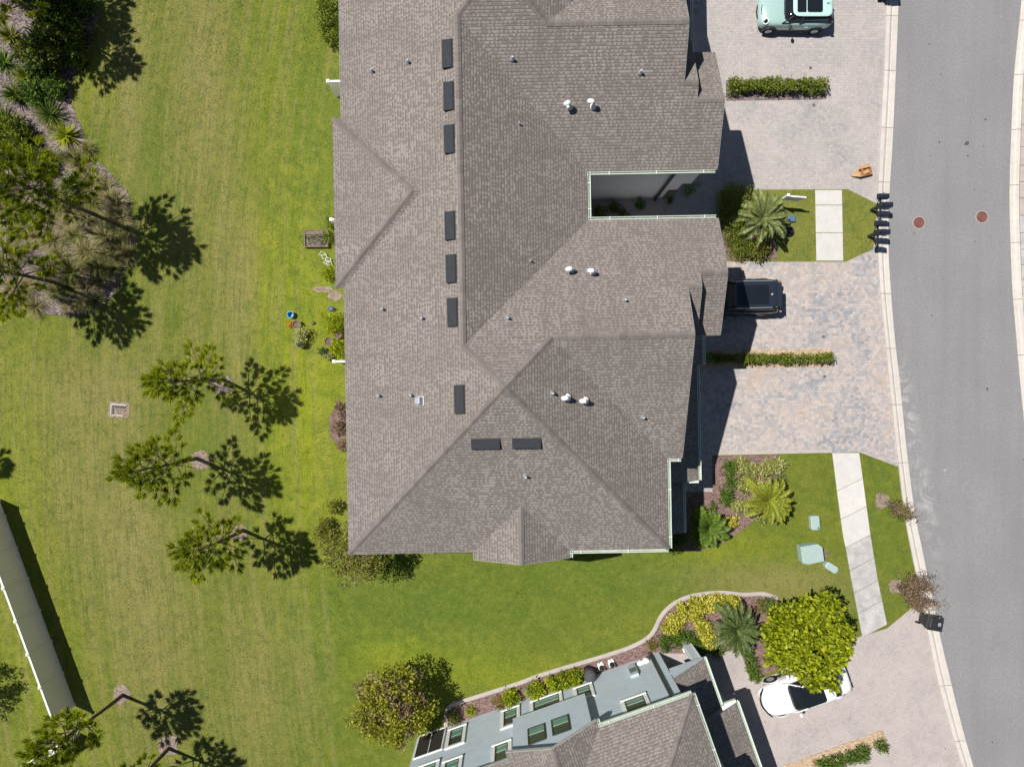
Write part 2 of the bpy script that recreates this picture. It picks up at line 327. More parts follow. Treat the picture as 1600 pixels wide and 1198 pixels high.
def make_ground():
    xs = np.unique(np.concatenate([np.linspace(-400, -40, 10), np.arange(-30, 30.01, .3), np.linspace(40, 400, 10)]))
    ys = np.unique(np.concatenate([np.linspace(-400, -35, 10), np.arange(-23, 23.01, .3), np.linspace(35, 400, 10)]))
    X, Y = np.meshgrid(xs, ys); nx, ny = len(xs), len(ys)
    V = np.stack([X.ravel(), Y.ravel(), np.zeros(X.size)], 1)
    i = np.arange(nx - 1); j = np.arange(ny - 1); I, J = np.meshgrid(i, j); a = (J * nx + I).ravel()
    F = np.stack([a, a + 1, a + nx + 1, a + nx], 1)
    me = bpy.data.meshes.new('lawn'); me.from_pydata(V.tolist(), [], F.tolist())
    # the turf differs from place to place: dry (red), lush yellow green (green), cool green (blue)
    at = me.color_attributes.new('turf', 'FLOAT_COLOR', 'POINT')
    at.data.foreach_set('color', turf(X, Y).ravel()); me.update()
    m = NT('lawn_turf', .95, .12); c = m.coord(); x, y, _z = m.xyz(c)[:3]
    va = m.n('ShaderNodeVertexColor', layer_name='turf'); d, l, k = m.xyz(va.outputs[0])[:3]
    n1 = m.noise(c, .5, 5, .65); n2 = m.noise(c, 2.4, 5, .7, .5); n3 = m.noise(c, 15., 5, .8); n4 = m.noise(c, 42., 3, .7)
    # mower passes run up and down the lot
    wx = m.M('SUBTRACT', x, m.M('MULTIPLY', m.M('MULTIPLY', y, y), .0042))
    mow = m.noise(m.comb(m.M('MULTIPLY', wx, 1.5), m.M('MULTIPLY', y, .07)), 1.3, 4, .6); mow2 = m.noise(m.comb(m.M('MULTIPLY', wx, 6.), m.M('MULTIPLY', y, .35)), 1., 3, .7)
    west = m.rng(x, -11.5, -7.5, 1., .12); mow = m.M('ADD', m.M('MULTIPLY', mow, west), m.M('MULTIPLY', m.M('SUBTRACT', 1., west), .42)); mow2 = m.M('ADD', m.M('MULTIPLY', mow2, west), m.M('MULTIPLY', m.M('SUBTRACT', 1., west), .42))
    mowd = m.M('ADD', mow, m.M('MULTIPLY', m.M('SUBTRACT', 1., west), .14))
    n5 = m.noise(c, 1.15, 6, .72, .8)
    base = m.ramp(n1, [(.3, (.128, .176, .014)), (.7, (.205, .228, .026))])
    base = m.mix(m.M('MULTIPLY', l, m.rng(n2, .2, .6, .35, 1.)), base, (.315, .365, .006))
    base = m.mix(m.M('MULTIPLY', k, m.rng(n2, .2, .7, .4, 1.)), base, (.075, .168, .022))
    dd = m.M('MULTIPLY', d, m.rng(m.M('ADD', m.M('MULTIPLY', n2, .5), m.M('MULTIPLY', mowd, .5)), .3, .6, .25, 1.2))
    base = m.mix(m.M('MINIMUM', dd, 1.), base, (.375, .295, .13))
    base = m.mix(m.rng(mow, .46, .60, 0, .6), base, (.33, .285, .10))
    base = m.mix(m.rng(mow2, .48, .64, 0, .5), base, (.08, .14, .025))
    base = m.mix(m.rng(n2, .50, .66, 0, .6), base, (.070, .125, .018))
    base = m.mix(m.rng(n2, .48, .30, 0, .42), base, (.33, .32, .06))
    base = m.mix(m.rng(n3, .42, .62, 0, .75), base, (.060, .090, .018))
    base = m.mix(m.rng(n4, .5, .68, 0, .6), base, (.42, .42, .11))
    base = m.mix(m.rng(n5, .50, .66, 0, .34), base, (.075, .135, .020))
    base = m.mix(m.M('MULTIPLY', m.rng(n5, .47, .36, 0, .34), m.M('ADD', .15, l)), base, (.36, .36, .04))
    m.col(base); m.bump(m.M('ADD', n3, m.M('MULTIPLY', n4, .8)), 1., .05)
    me.materials.append(m.m); o = link('lawn', me); tag(o, kind='structure'); return o, m.m
lawn, M_TURF = make_ground()

def sheet(name, pts, z, mat, zb=-.05, kind='structure', parent=None):
    b = MB(); b.prism(pts, zb, z); o = b.build(name, mat, parent)
    if kind and parent is None: tag(o, kind=kind)
    return o
px = lambda L: [P2(*p) for p in L]

# road and kerbs (asphalt edge and kerb back, read down the street)
RL = [(1420, -500), (1413, -250), (1408, -100), (1403, 20), (1399, 120), (1394, 230), (1389, 310), (1388, 390), (1392, 460), (1398, 530), (1406, 600), (1416, 700), (1429, 800), (1439, 850), (1449, 900), (1460, 950), (1470, 1000), (1482, 1050), (1494, 1100), (1507, 1150), (1521, 1198), (1553, 1300), (1625, 1500), (1760, 1800)]
RB = [(1402, -500), (1396, -250), (1390, -100), (1384, 20), (1380, 120), (1374, 230), (1371, 310), (1371, 390), (1375, 460), (1382, 530), (1389, 600), (1400, 700), (1412, 800), (1421, 850), (1431, 900), (1441, 950), (1451, 1000), (1461, 1050), (1474, 1100), (1488, 1150), (1503, 1198), (1534, 1300), (1606, 1500), (1741, 1800)]
RR = [(1625, -500), (1611, -250), (1604, -100), (1594, 20), (1584, 120), (1579, 230), (1577, 310), (1579, 390), (1582, 460), (1588, 530), (1594, 600), (1605, 700), (1622, 800), (1632, 850), (1643, 900), (1655, 950), (1668, 1000), (1681, 1050), (1695, 1100), (1710, 1150), (1724, 1198), (1757, 1300), (1835, 1500), (1985, 1800)]
sL, sB, sR = (spline([P2(*p) for p in L], 6) for L in (RL, RB, RR))
b = MB(); n = len(sL)
vs = [(x, y, .010) for x, y in sL] + [(x, y, .010) for x, y in sR]
b.add(vs, [(i + 1, i, n + i, n + i + 1)[::-1] for i in range(n - 1)])
tag(b.build('road', M_ASPH), kind='structure')

def kerb_run(nameroot, inner, outer, prof, step):
    """prof: (t across from the road side to the back, z); each casting is a piece of its own"""
    root = tag(link(nameroot, None), kind='structure')
    I = [Vector(p) for p in inner]; O = [Vector(p) for p in outer]
    d = [0]
    for i in range(1, len(I)): d.append(d[-1] + (I[i] - I[i - 1]).length)
    def at(L, s):
        for i in range(1, len(d)):
            if d[i] >= s: t = (s - d[i - 1]) / (d[i] - d[i - 1]); return L[i - 1].lerp(L[i], t)
        return L[-1]
    s = 0.
    while s < d[-1] - .5:
        e = min(s + step * rnd.uniform(.96, 1.04), d[-1]); b = MB(); rows = 5; vs = []; m_ = len(prof)
        for r in range(rows):
            q = s + .012 + (e - s - .024) * r / (rows - 1); a, c = at(I, q), at(O, q)
            for t, z in prof: p = a.lerp(c, t); vs.append((p.x, p.y, z))
        fs = []
        for r in range(rows - 1):
            for k in range(m_ - 1): i = r * m_ + k; fs.append((i, i + 1, i + m_ + 1, i + m_))
        fs += [tuple(range(m_)), tuple(range((rows - 1) * m_, rows * m_))[::-1]]
        b.add(vs, fs); b.build('kerb_casting', M_KERB, root); s = e
    return root
kerb_run('kerb', sL, sB, [(-.0, -.05), (0, .022), (.42, .030), (.50, .022), (.60, .060), (.70, .088), (1., .092), (1., -.05)], 3.0)
sR2 = [(x + .45, y) for x, y in sR]
kerb_run('far_kerb', sR, sR2, [(0, -.05), (0, .022), (.45, .03), (.6, .08), (1., .09), (1., -.05)], 3.0)
fw = tag(link('far_pavement', None), kind='structure')
i0 = 0; far = [(p[0], p[1]) for p in sR2]
for i in range(2, len(far) - 3, 2):
    a, c = far[i], far[i + 2]
    if not (-21 < a[1] < 22): continue
    b = MB(); b.prism([(a[0] + .06, a[1] - .012), (c[0] + .06, c[1] + .012), (c[0] + 1.5, c[1] + .012), (a[0] + 1.5, a[1] - .012)], -.04, .05)
    b.build('slab', M_EDGE if a[1] > 9 else M_WALK_OLD, fw)

# drives
kb = [q for q in zip(RB) ]
def kerbline(y0, y1):
    return [(x + 1, y) for (x, y) in RB if y0 <= y <= y1]
drive_n = [(925, -250)] + kerbline(-250, 300) + [(1373, 319), (1322, 296), (1300, 296), (1300, 290), (1100, 290), (1100, 352), (925, 352)]
sheet('driveway', px([(925, -250)] + kerbline(-250, 310) + [(1372, 320), (1372, 350), (925, 350)]), .030, M_PAVE_N)
o = sheet('driveway', px([(925, 350)] + [(1372, 350)] + kerbline(380, 700) + [(1403, 729), (1342, 706), (1300, 707), (1113, 711), (1113, 768), (1040, 768), (1040, 700), (925, 700)]), .030, M_PAVE)
sheet('driveway', px([(1347, 993), (1386, 981), (1427, 947), (1441, 938)] + kerbline(950, 1300) + [(1290, 1300), (1080, 1300), (1020, 1020), (1122, 1020), (1156, 1014), (1171, 1058), (1178, 1062), (1212, 1052), (1260, 1020)]), .030, M_PAVE_S)
# soldier course of paler pavers beside the front bed
sheet('paver_border', px([(1113, 706), (1300, 702), (1300, 707), (1113, 711)]), .036, M_EDGE)
# lawn laid between the drives
def lawn_patch(pts, z=.045):
    b = MB(); b.prism(pts, -.04, z); o = b.build('lawn_patch', M_TURF); tag(o, kind='structure')
    at = o.data.color_attributes.new('turf', 'FLOAT_COLOR', 'POINT')
    at.data.foreach_set('color', [.28, .12, .1, 1] * len(o.data.vertices)); return o
lawn_patch(px([(1128, 297), (1324, 296), (1370, 319), (1364, 389), (1321, 409), (1128, 409)]))
def walk(name, L, Rr, cuts, mats, z=.055):
    root = tag(link(name, None), kind='structure')
    for (a, c), m_ in zip(zip(cuts[:-1], cuts[1:]), mats):
        def at(T, y):
            for (x0, y0), (x1, y1) in zip(T[:-1], T[1:]):
                if y0 <= y <= y1: return (x0 + (x1 - x0) * (y - y0) / (y1 - y0), y)
            return T[-1] if y > T[-1][1] else T[0]
        sk = lambda y: -(y - cuts[0]) * .06
        g = .35
        ys = [a + g + (c - a - 2 * g) * k / 3 for k in range(4)]
        pts = [at(L, y) for y in ys] + [at(Rr, y + skew(y)) for y in ys[::-1]]
        b = MB(); b.prism(px(pts), -.04, z); bevel(b.build('slab', m_, root), .012, 1)
    return root
skew = lambda y: 0
walk('pavement', [(1273, 297), (1275, 409)], [(1315, 297), (1317, 409)], [297, 321, 364, 408], [M_WALK, M_WALK, M_WALK])
skew = lambda y: -20. * min(1, max(0, (y - 707) / 60))
walk('pavement', [(1300, 707), (1307.5, 767), (1317, 837), (1321, 855), (1329, 900), (1347, 995)], [(1341, 700), (1350, 765), (1359, 832), (1370, 900), (1386, 978), (1387, 984)], [707, 767, 811, 855, 891, 926, 958, 995], [M_WALK] * 3 + [M_WALK_OLD] * 4)

# planting beds
bed_left = [(-60, -60), (165, -60), (158, 0), (148, 40), (140, 70), (122, 105), (112, 130), (114, 160), (122, 185), (134, 215), (150, 245), (176, 275), (198, 298), (206, 335), (210, 380), (200, 415), (180, 455), (150, 488), (110, 496), (60, 490), (0, 476), (-60, 470)]
sheet('planting_bed', wob(px(bed_left), .09), .022, M_STRAW)
bed_front = [(1114, 713), (1216, 710), (1222, 740), (1221, 770), (1200, 798), (1160, 826), (1128, 848), (1092, 860), (1030, 861), (1030, 740)]
sheet('planting_bed', wob(px(bed_front), .04), .020, M_MULCH)
edge_px = [(697, 1135), (698, 1112), (707, 1100), (737, 1090), (800, 1070), (850, 1052), (900, 1037), (950, 1022), (985, 1010), (1010, 997), (1022, 984), (1030, 967), (1041, 952), (1060, 938), (1087, 929), (1125, 925), (1162, 928), (1193, 927), (1214, 934)]
bed_s = edge_px + [(1236, 955), (1232, 1040), (1196, 1052), (1179, 1061), (1171, 1057), (1157, 1013), (1121, 1019), (1100, 1050), (700, 1160)]
sheet('planting_bed', px(bed_s), .020, M_MULCH)
E_ = spline([P2(*p) for p in edge_px], 8); E_ = [Vector(p) for p in E_]; b = MB(); vs = []
prof = [(-.11, -.03), (-.11, .07), (-.07, .10), (.07, .10), (.11, .07), (.11, -.03)]
for i, p in enumerate(E_):
    t = (E_[min(i + 1, len(E_) - 1)] - E_[max(i - 1, 0)]).normalized(); nrm = Vector((-t.y, t.x))
    for a_, z_ in prof: q = p + nrm * a_; vs.append((q.x, q.y, z_))
m_ = len(prof); b.add(vs, [(r * m_ + k, r * m_ + k + 1, (r + 1) * m_ + k + 1, (r + 1) * m_ + k) for r in range(len(E_) - 1) for k in range(m_ - 1)] + [tuple(range(m_)), tuple(range((len(E_) - 1) * m_, len(E_) * m_))[::-1]])
tag(b.build('bed_edging', M_EDGE), kind='structure')
sheet('gravel_strip', wob(px([(1180, 1215), (1228, 1193), (1300, 1168), (1379, 1138), (1384, 1156), (1340, 1180), (1280, 1215)]), .03), .048, M_GRAVEL)
def ring(cx, cy, rx, ry, mat=None, z=.018):
    c = P2(cx, cy); pts = []
    for k in range(26):
        t = 2 * math.pi * k / 26; f = rnd.uniform(.66, .95); pts.append((c[0] + math.cos(t) * rx / 29.6 * f, c[1] + math.sin(t) * ry / 29.6 * f))
    sheet('mulch_ring', pts, z, mat or M_BROWN)
for a in [(345, 600, 26, 18), (314, 718, 20, 19), (374, 832, 17, 15), (190, 1084, 17, 19), (263, 1163, 20, 20), (1378, 782, 14, 15), (1400, 915, 15, 14), (582, 1060, 14, 11)]: ring(*a, mat=(M_BROWN if a[0] != 345 else M_STRAW))
ring(530, 660, 17, 45, M_MULCH); ring(505, 452, 22, 6, M_BROWN); ring(523, 462, 14, 10, M_BROWN)

# ------------------------------------------------------------------ town houses
MS, MN = .5, .4863
class Half:
    """roof planes of one end unit, local axes: x to the street, mirrored about y = 8.25 for its neighbour"""
    W = lambda x, y: 6 + MS * (x + 7.38)
    E = lambda x, y: 6 + MS * (6.82 - x)
    E2 = lambda x, y: 6 + MS * (3.5 - x)
    Nn = lambda x, y: 6 + MN * (7.16 - y)
    So = lambda x, y: 6 + MN * (y + 7.44)
    Sb = lambda x, y: 6 + MN * (y + 3.44)
    Sm = lambda x, y: 6 + MN * (y - .76)
    St = lambda x, y: 6 + MN * (y - 1.98)
    Bw = lambda x, y: 6 + MS * (x + 1.85)
    Be = lambda x, y: 6 + MS * (2.41 - x)
H_ = Half
FACES = [
    (H_.W, [(-7.38, -7.44), (-.28, -.14), (-1.94, 1.567), (-1.94, 8.25), (-7.38, 8.25)], (1, 0)),
    (H_.So, [(-7.38, -7.44), (6.82, -7.44), (-.28, -.14)], (0, 1)),
    (H_.E, [(6.82, -7.44), (6.82, -3.44), (1.666, 1.86), (-.28, -.14)], (-1, 0)),
    (H_.Sb, [(6.82, -3.44), (7.5, -3.44), (7.5, 1.86), (1.666, 1.86)], (0, 1)),
    (H_.Nn, [(-1.94, 1.567), (-.28, -.14), (1.666, 1.86), (-1.655, 1.86)], (0, -1)),
    (H_.Nn, [(-1.655, 1.86), (7.5, 1.86), (7.5, 7.16), (3.5, 7.16)], (0, -1)),
    (H_.Nn, [(7.5, 3.96), (8.1, 3.96), (8.1, 7.16), (7.5, 7.16)], (0, -1)),
    (H_.Nn, [(8.1, 4.57), (9.29, 4.57), (9.29, 7.16), (8.1, 7.16)], (0, -1)),
    (H_.Sm, [(7.5, .76), (8.1, .76), (8.1, 3.96), (7.5, 3.96)], (0, 1)),
    (H_.St, [(8.1, 1.98), (9.29, 1.98), (9.29, 4.57), (8.1, 4.57)], (0, 1)),
    (H_.E2, [(3.5, 7.16), (3.5, 8.25), (-1.94, 8.25), (-1.94, 1.567)], (-1, 0)),
    (H_.Bw, [(-1.85, -7.78), (.28, -7.78), (.28, -5.25), (-1.85, -7.44)], (1, 0)),
    (H_.Be, [(2.41, -7.78), (.28, -7.78), (.28, -5.25), (2.41, -7.44)], (-1, 0)),
]
CAPS = [((-1.94, 1.567), (-1.94, 8.25), H_.W), ((-1.94, 1.567), (-.28, -.14), H_.W), ((-.28, -.14), (-7.38, -7.44), H_.W), ((-.28, -.14), (6.82, -7.44), H_.E),
        ((-.28, -.14), (1.666, 1.86), H_.E), ((1.666, 1.86), (7.5, 1.86), H_.Nn), ((7.5, 3.96), (8.1, 3.96), H_.Nn), ((8.1, 4.57), (9.29, 4.57), H_.Nn), ((.28, -5.25), (.28, -7.78), lambda x, y: H_.Bw(.28, y))]
EAVES = [[(-7.38, 8.25), (-7.38, -7.44)], [(-7.38, -7.44), (-1.85, -7.44)], [(-1.85, -7.44), (-1.85, -7.78)], [(2.41, -7.78), (2.41, -7.44)], [(2.41, -7.44), (6.82, -7.44)], [(6.82, -7.44), (6.82, -3.44)], [(6.82, -3.44), (7.5, -3.44)],
         [(7.5, .76), (8.1, .76)], [(8.1, 1.98), (9.29, 1.98)], [(9.29, 7.16), (3.5, 7.16)], [(3.5, 7.16), (3.5, 8.25)]]
RAKES = [((7.5, -3.44), (7.5, 1.86), H_.Sb), ((7.5, 1.86), (7.5, 7.16), H_.Nn), ((8.1, .76), (8.1, 3.96), H_.Sm), ((8.1, 3.96), (8.1, 7.16), H_.Nn), ((9.29, 1.98), (9.29, 4.57), H_.St), ((9.29, 4.57), (9.29, 7.16), H_.Nn),
         ((-1.85, -7.78), (.28, -7.78), H_.Bw), ((.28, -7.78), (2.41, -7.78), H_.Be)]
GUTTERS = [[(2.41, -7.78), (2.41, -7.50)], [(2.41, -7.44), (6.82, -7.44)], [(6.82, -7.44), (6.82, -3.44)], [(6.82, -3.44), (7.45, -3.44)], [(9.2, 7.16), (3.5, 7.16)], [(3.5, 7.16), (3.5, 8.25)]]

EXPO = .132
def clip(poly, key, lo, hi):
    def half(pl, f):
        out = []
        for i in range(len(pl)):
            a, c = pl[i], pl[(i + 1) % len(pl)]; fa, fc = f(a), f(c)
            if fa >= 0: out.append(a)
            if (fa > 0 > fc) or (fa < 0 < fc): t = fa / (fa - fc); out.append(tuple(a[k] + (c[k] - a[k]) * t for k in range(2)))
        return out
    pl = half(poly, lambda q: key(q) - lo)
    return half(pl, lambda q: hi - key(q)) if len(pl) > 2 else []
def roof_mesh(faces, ymap):
    """every shingle course is a lapped strip with a small step at its butt edge"""
    V, Fc, UV = [], [], []
    for pf, poly, up in faces:
        slope = MS if up[0] else MN; ln = math.sqrt(1 + slope * slope)
        key = lambda q: (q[0] * up[0] + q[1] * up[1]) * ln
        lo = min(key(q) for q in poly); hi = max(key(q) for q in poly); base = lo; k = 0
        while lo < hi - 1e-6:
            e = min(lo + EXPO, hi); pl = clip(poly, key, lo, e)
            if len(pl) > 2:
                lift = lambda q: .012 * (1 - (key(q) - lo) / EXPO)
                top = [(q[0], ymap(q[1]), pf(*q) + lift(q)) for q in pl]
                uv = [((q[1] if up[0] else q[0]) + base * 3.7, key(q) - base + (100. if up[0] > 0 else 200. if up[0] < 0 else 300. * up[1]) * EXPO) for q in pl]
                o = len(V); V += top; idx = list(range(o, o + len(pl)))
                a = sum(top[i][0] * top[(i + 1) % len(top)][1] - top[(i + 1) % len(top)][0] * top[i][1] for i in range(len(top)))
                if a < 0: idx = idx[::-1]; uv = uv[::-1]
                Fc.append(idx); UV += uv
                # butt edge
                low = [i for i, q in enumerate(pl) if key(q) < lo + 1e-5]
                if len(low) == 2:
                    i, j = low; o = len(V); A, B_ = top[i], top[j]
                    V += [A, B_, (B_[0], B_[1], B_[2] - .014), (A[0], A[1], A[2] - .014)]
                    Fc.append([o, o + 1, o + 2, o + 3]); UV += [(0, .15 * EXPO)] * 4
            lo = e; k += 1
    return V, Fc, UV
def build_house(name, origin, rz, flips, label, wallmat, double):
    root = thing(name, (origin[0], origin[1], 0), label, 'house', rz=rz)
    ident = lambda y: y
    maps = [(flips[0], 1)] + ([(lambda y: 16.5 - y, -1)] if double else [])
    V, Fc, UV = [], [], []
    extra = []
    if double:
        extra = [(lambda x, y: 6 + MS * (x + 7.76), [(-7.76, 4.38), (-7.76, 11.9), (-4.0, 8.14)], (1, 0)),
                 (lambda x, y: 6 + MS * (11.9 - y), [(-7.76, 11.9), (-4., 8.14), (-3.62, 8.14), (-7.38, 11.9)], (0, -1)),
                 (lambda x, y: 6 + MS * (y - 4.38), [(-7.76, 4.38), (-7.38, 4.38), (-3.62, 8.14), (-4., 8.14)], (0, 1))]
    for mi, (ym, sg) in enumerate(maps):
        v, f, u = roof_mesh(FACES + (extra if mi == 0 else []), ym); o = len(V); V += v; Fc += [[i + o for i in q] for q in f]; UV += u
    me = bpy.data.meshes.new('roof'); me.from_pydata(V, [], Fc); uvl = me.uv_layers.new(name='UVMap')
    uvl.data.foreach_set('uv', [c for q in UV for c in q]); me.materials.append(M_ROOF); me.update(); roof = link('roof', me, root)
    # ridge and hip shingles
    cm = bpy.data.meshes.new('ridge_shingle'); w = .125; L = .30
    cm.from_pydata([(-L / 2 - .02, -w, -.058), (-L / 2 - .02, 0, .0), (-L / 2 - .02, w, -.058), (L / 2, -w, -.048), (L / 2, 0, .014), (L / 2, w, -.048), (L / 2, -w, -.068), (L / 2, 0, -.01), (L / 2, w, -.068)], [],
                   [(0, 3, 4, 1), (1, 4, 5, 2), (3, 6, 7, 4), (4, 7, 8, 5)]); cm.materials.append(M_CAP); cm.update()
    def cap(a, c, pf, ym):
        A = Vector((a[0], ym(a[1]), pf(*a) + .022)); C = Vector((c[0], ym(c[1]), pf(*c) + .022)); d = C - A; n_ = max(1, round(d.length / L)); 
        if C.z > A.z + .01: A, C = C, A; d = -d
        q = d.normalized(); side = Vector((0, 0, 1)).cross(q).normalized(); up = q.cross(side)
        mt = Matrix((q, side, up)).transposed()
        for i in range(n_):
            o = link('ridge_shingle', cm, roof); p = A + d * ((i + .5) / n_); o.rotation_mode = 'QUATERNION'; o.rotation_quaternion = mt.to_quaternion()
            o.location = p; o.scale = (d.length / n_ / L, 1, 1)
    for ym, sg in maps:
        for a, c, pf in CAPS: cap(a, c, pf, ym)
    if double:
        f = lambda x, y: 6 + MS * (x + 7.76)
        cap((-4., 8.14), (-7.76, 11.9), f, ident); cap((-4., 8.14), (-7.76, 4.38), f, ident)
    # fascia, soffit, gutters, walls
    for ym, sg in maps:
        for a, c in EAVES:
            fb = MB()
            A = Vector((a[0], ym(a[1]))); C = Vector((c[0], ym(c[1]))); d = (C - A).normalized(); nn = Vector((-d.y, d.x)) * .012
            q = [A - nn, C - nn, C + nn, A + nn]; fb.prism([tuple(k) for k in q], 5.80, 5.992); fb.build('fascia', M_FASC, root)
        for a, c, pf in RAKES:
            fb = MB()
            A = (a[0], ym(a[1])); C = (c[0], ym(c[1])); za, zc = pf(*a), pf(*c); d = (Vector(C) - Vector(A)).normalized(); nn = Vector((-d.y, d.x)) * .014
            vs = [(A[0] - nn.x, A[1] - nn.y, za - .2), (C[0] - nn.x, C[1] - nn.y, zc - .2), (C[0] - nn.x, C[1] - nn.y, zc - .004), (A[0] - nn.x, A[1] - nn.y, za - .004)]
            vs += [(x + 2 * nn.x, y + 2 * nn.y, z) for x, y, z in vs]
            fb.add(vs, [(0, 1, 2, 3), (7, 6, 5, 4), (0, 4, 5, 1), (1, 5, 6, 2), (2, 6, 7, 3), (3, 7, 4, 0)]); fb.build('rake_board', M_FASC, root)
    for ym, sg in maps:
        for a, c in GUTTERS:
            g = MB(); gt = MB()
            A = Vector((a[0], ym(a[1]))); C = Vector((c[0], ym(c[1]))); d = (C - A).normalized(); nn = Vector((d.y, -d.x)) * sg
            if flips[1] < 0: nn = -nn
            E0 = lambda q, o_: tuple(q + nn * o_)
            # one U-shaped trough, closed at both ends
            prof = [(.030, 5.99), (.030, 5.86), (.150, 5.86), (.150, 6.0), (.125, 6.0), (.125, 5.885), (.048, 5.885), (.048, 5.99)]
            k = len(prof); vs = [(*E0(q, o_), z) for q in (A, C) for o_, z in prof]
            g.add(vs, [(i, (i + 1) % k, k + (i + 1) % k, k + i) for i in range(k)] + [tuple(range(k)), tuple(range(k, 2 * k))[::-1]])
            go = g.build('gutter', M_GUT, root)
            gt.prism([E0(A, .05), E0(C, .05), E0(C, .123), E0(A, .123)], 5.887, 5.893); gt.build('trough', M_GUTIN, go)
            L_ = (C - A).length; k_ = .5
            while k_ < L_:
                p = A + d * k_; br = MB(); br.prism([tuple(p + nn * .02), tuple(p + d * .03 + nn * .02), tuple(p + d * .03 + nn * .16), tuple(p + nn * .16)], 5.992, 6.006); br.build('bracket', M_WHITE, go); k_ += 2.1
    # walls
    b = MB()
    ym0 = maps[0][0]
    def bx(x0, y0, x1, y1, z0, z1, ym): b.box((x0, min(ym(y0), ym(y1)), z0), (x1, max(ym(y0), ym(y1)), z1))
    def gable(x0, x1, pts, ym):
        q = [(ym(y), z) for y, z in pts]; n_ = len(q)
        b.add([(x0, y, z) for y, z in q] + [(x1, y, z) for y, z in q], [tuple(range(n_)), tuple(range(n_, 2 * n_))[::-1]] + [(i, (i + 1) % n_, n_ + (i + 1) % n_, n_ + i) for i in range(n_)])
    for ym, sg in maps:
        bx(-7.08, -7.18, 6.45, 6.85, 0, 5.9, ym); bx(-7.08, 6.85, 3.2, 8.25, 0, 5.9, ym)
        gable(6.45, 7.22, [(-3.15, 0), (6.84, 0), (6.84, 5.95), (1.86, 8.40), (-3.15, 5.95)], ym)
        gable(7.22, 7.84, [(1.0, 0), (6.83, 0), (6.83, 5.95), (3.96, 7.38), (1.0, 5.92)], ym)
        gable(7.84, 8.55, [(2.2, 0), (6.84, 0), (6.84, 5.95), (4.57, 7.08), (2.2, 5.92)], ym)
        gable(8.55, 8.99, [(2.2, 2.6), (6.84, 2.6), (6.84, 5.95), (4.57, 7.08), (2.2, 5.92)], ym)
        bx(6.45, -4.5, 8.7, 2.2, 0, 2.8, ym)
    b.build('wall', wallmat, root)
    # cantilevered bay on the side wall
    for ym, sg in maps:
        bb = MB()
        q = [(-1.6, 2.5), (2.16, 2.5), (2.16, 5.93), (.28, 6.85), (-1.6, 5.93)]; y0, y1 = ym(-7.55), ym(-7.15)
        bb.add([(x, y0, z) for x, z in q] + [(x, y1, z) for x, z in q], [tuple(range(5)), tuple(range(5, 10))[::-1]] + [(i, (i + 1) % 5, 5 + (i + 1) % 5, 5 + i) for i in range(5)])
        bb.build('bay', wallmat, root)
    # stone piers by the garage and dark downspouts
    for ym, sg in maps:
        st = MB(); st.box((8.12, min(ym(6.86), ym(6.90)), 0), (8.6, max(ym(6.86), ym(6.90)), 1.5)); st.build('stone_pier', M_STONE, root)
        for x_, y_, w_ in ((7.72, 6.92, .06), (5.96, -7.26, .06)):
            ds = MB(); yy = ym(y_); ds.box((x_ - w_, yy - .05, .15), (x_ + w_, yy + .05, 5.86)); ds.box((x_ - w_, yy - .12, .05), (x_ + w_, yy + .12, .2)); ds.build('downspout', M_DARK, root)
    # ground-floor roofs over garage and porch
    LOW = [(lambda x, y: 2.95 + MS * (9.0 - x), [(9.0, -4.87), (9.0, .75), (7.22, .75), (7.22, -4.87)], (-1, 0)),
           (lambda x, y: 2.95 + MS * (9.3 - x), [(9.3, .75), (9.3, 2.2), (7.84, 2.2), (7.84, .75)], (-1, 0)),
           (lambda x, y: 2.95 + MS * (8.22 - x), [(8.22, -7.41), (8.22, -4.87), (6.46, -4.87), (6.46, -7.41)], (-1, 0))]
    pr = None
    for ym, sg in maps:
        for lw in LOW:
            V, Fc, UV = roof_mesh([lw], ym); me = bpy.data.meshes.new('porch_roof'); me.from_pydata(V, [], Fc); uvl = me.uv_layers.new(name='UVMap'); uvl.data.foreach_set('uv', [c for q in UV for c in q]); me.materials.append(M_ROOF); me.update()
            o = link('porch_roof', me, root); pr = pr or o
    for ym, sg in maps:
        for x_, a, c in ((9.0, -4.87, .75), (9.3, .75, 2.2), (8.22, -7.41, -4.9)):
            y0, y1 = sorted((ym(a), ym(c))); g = MB(); prof = [(.012, 2.955), (.012, 2.80), (.14, 2.80), (.14, 2.965), (.11, 2.965), (.11, 2.83), (.035, 2.83), (.035, 2.955)]; k = 8
            g.add([(x_ + o_, y_, z) for y_ in (y0, y1) for o_, z in prof], [(i, (i + 1) % k, k + (i + 1) % k, k + i) for i in range(k)] + [tuple(range(k)), tuple(range(k, 2 * k))[::-1]]); g.build('gutter', M_GUT, root)
        y0, y1 = sorted((ym(-4.88), ym(-5.0))); g = MB(); g.box((8.40, y0, 2.8), (9.0, y1, 2.96)); g.build('gutter', M_GUT, root)
        # soffit, gable side panel, column of the porch
        s_ = MB(); y0, y1 = sorted((ym(-7.33), ym(-7.39)))
        s_.add([(6.46, y0, 2.7), (8.2, y0, 2.7), (8.2, y0, 2.93), (6.46, y0, 3.80), (6.46, y1, 2.7), (8.2, y1, 2.7), (8.2, y1, 2.93), (6.46, y1, 3.80)], [(0, 1, 2, 3), (7, 6, 5, 4), (0, 4, 5, 1), (1, 5, 6, 2), (2, 6, 7, 3), (3, 7, 4, 0)])
        s_.build('side_panel', wallmat, root)
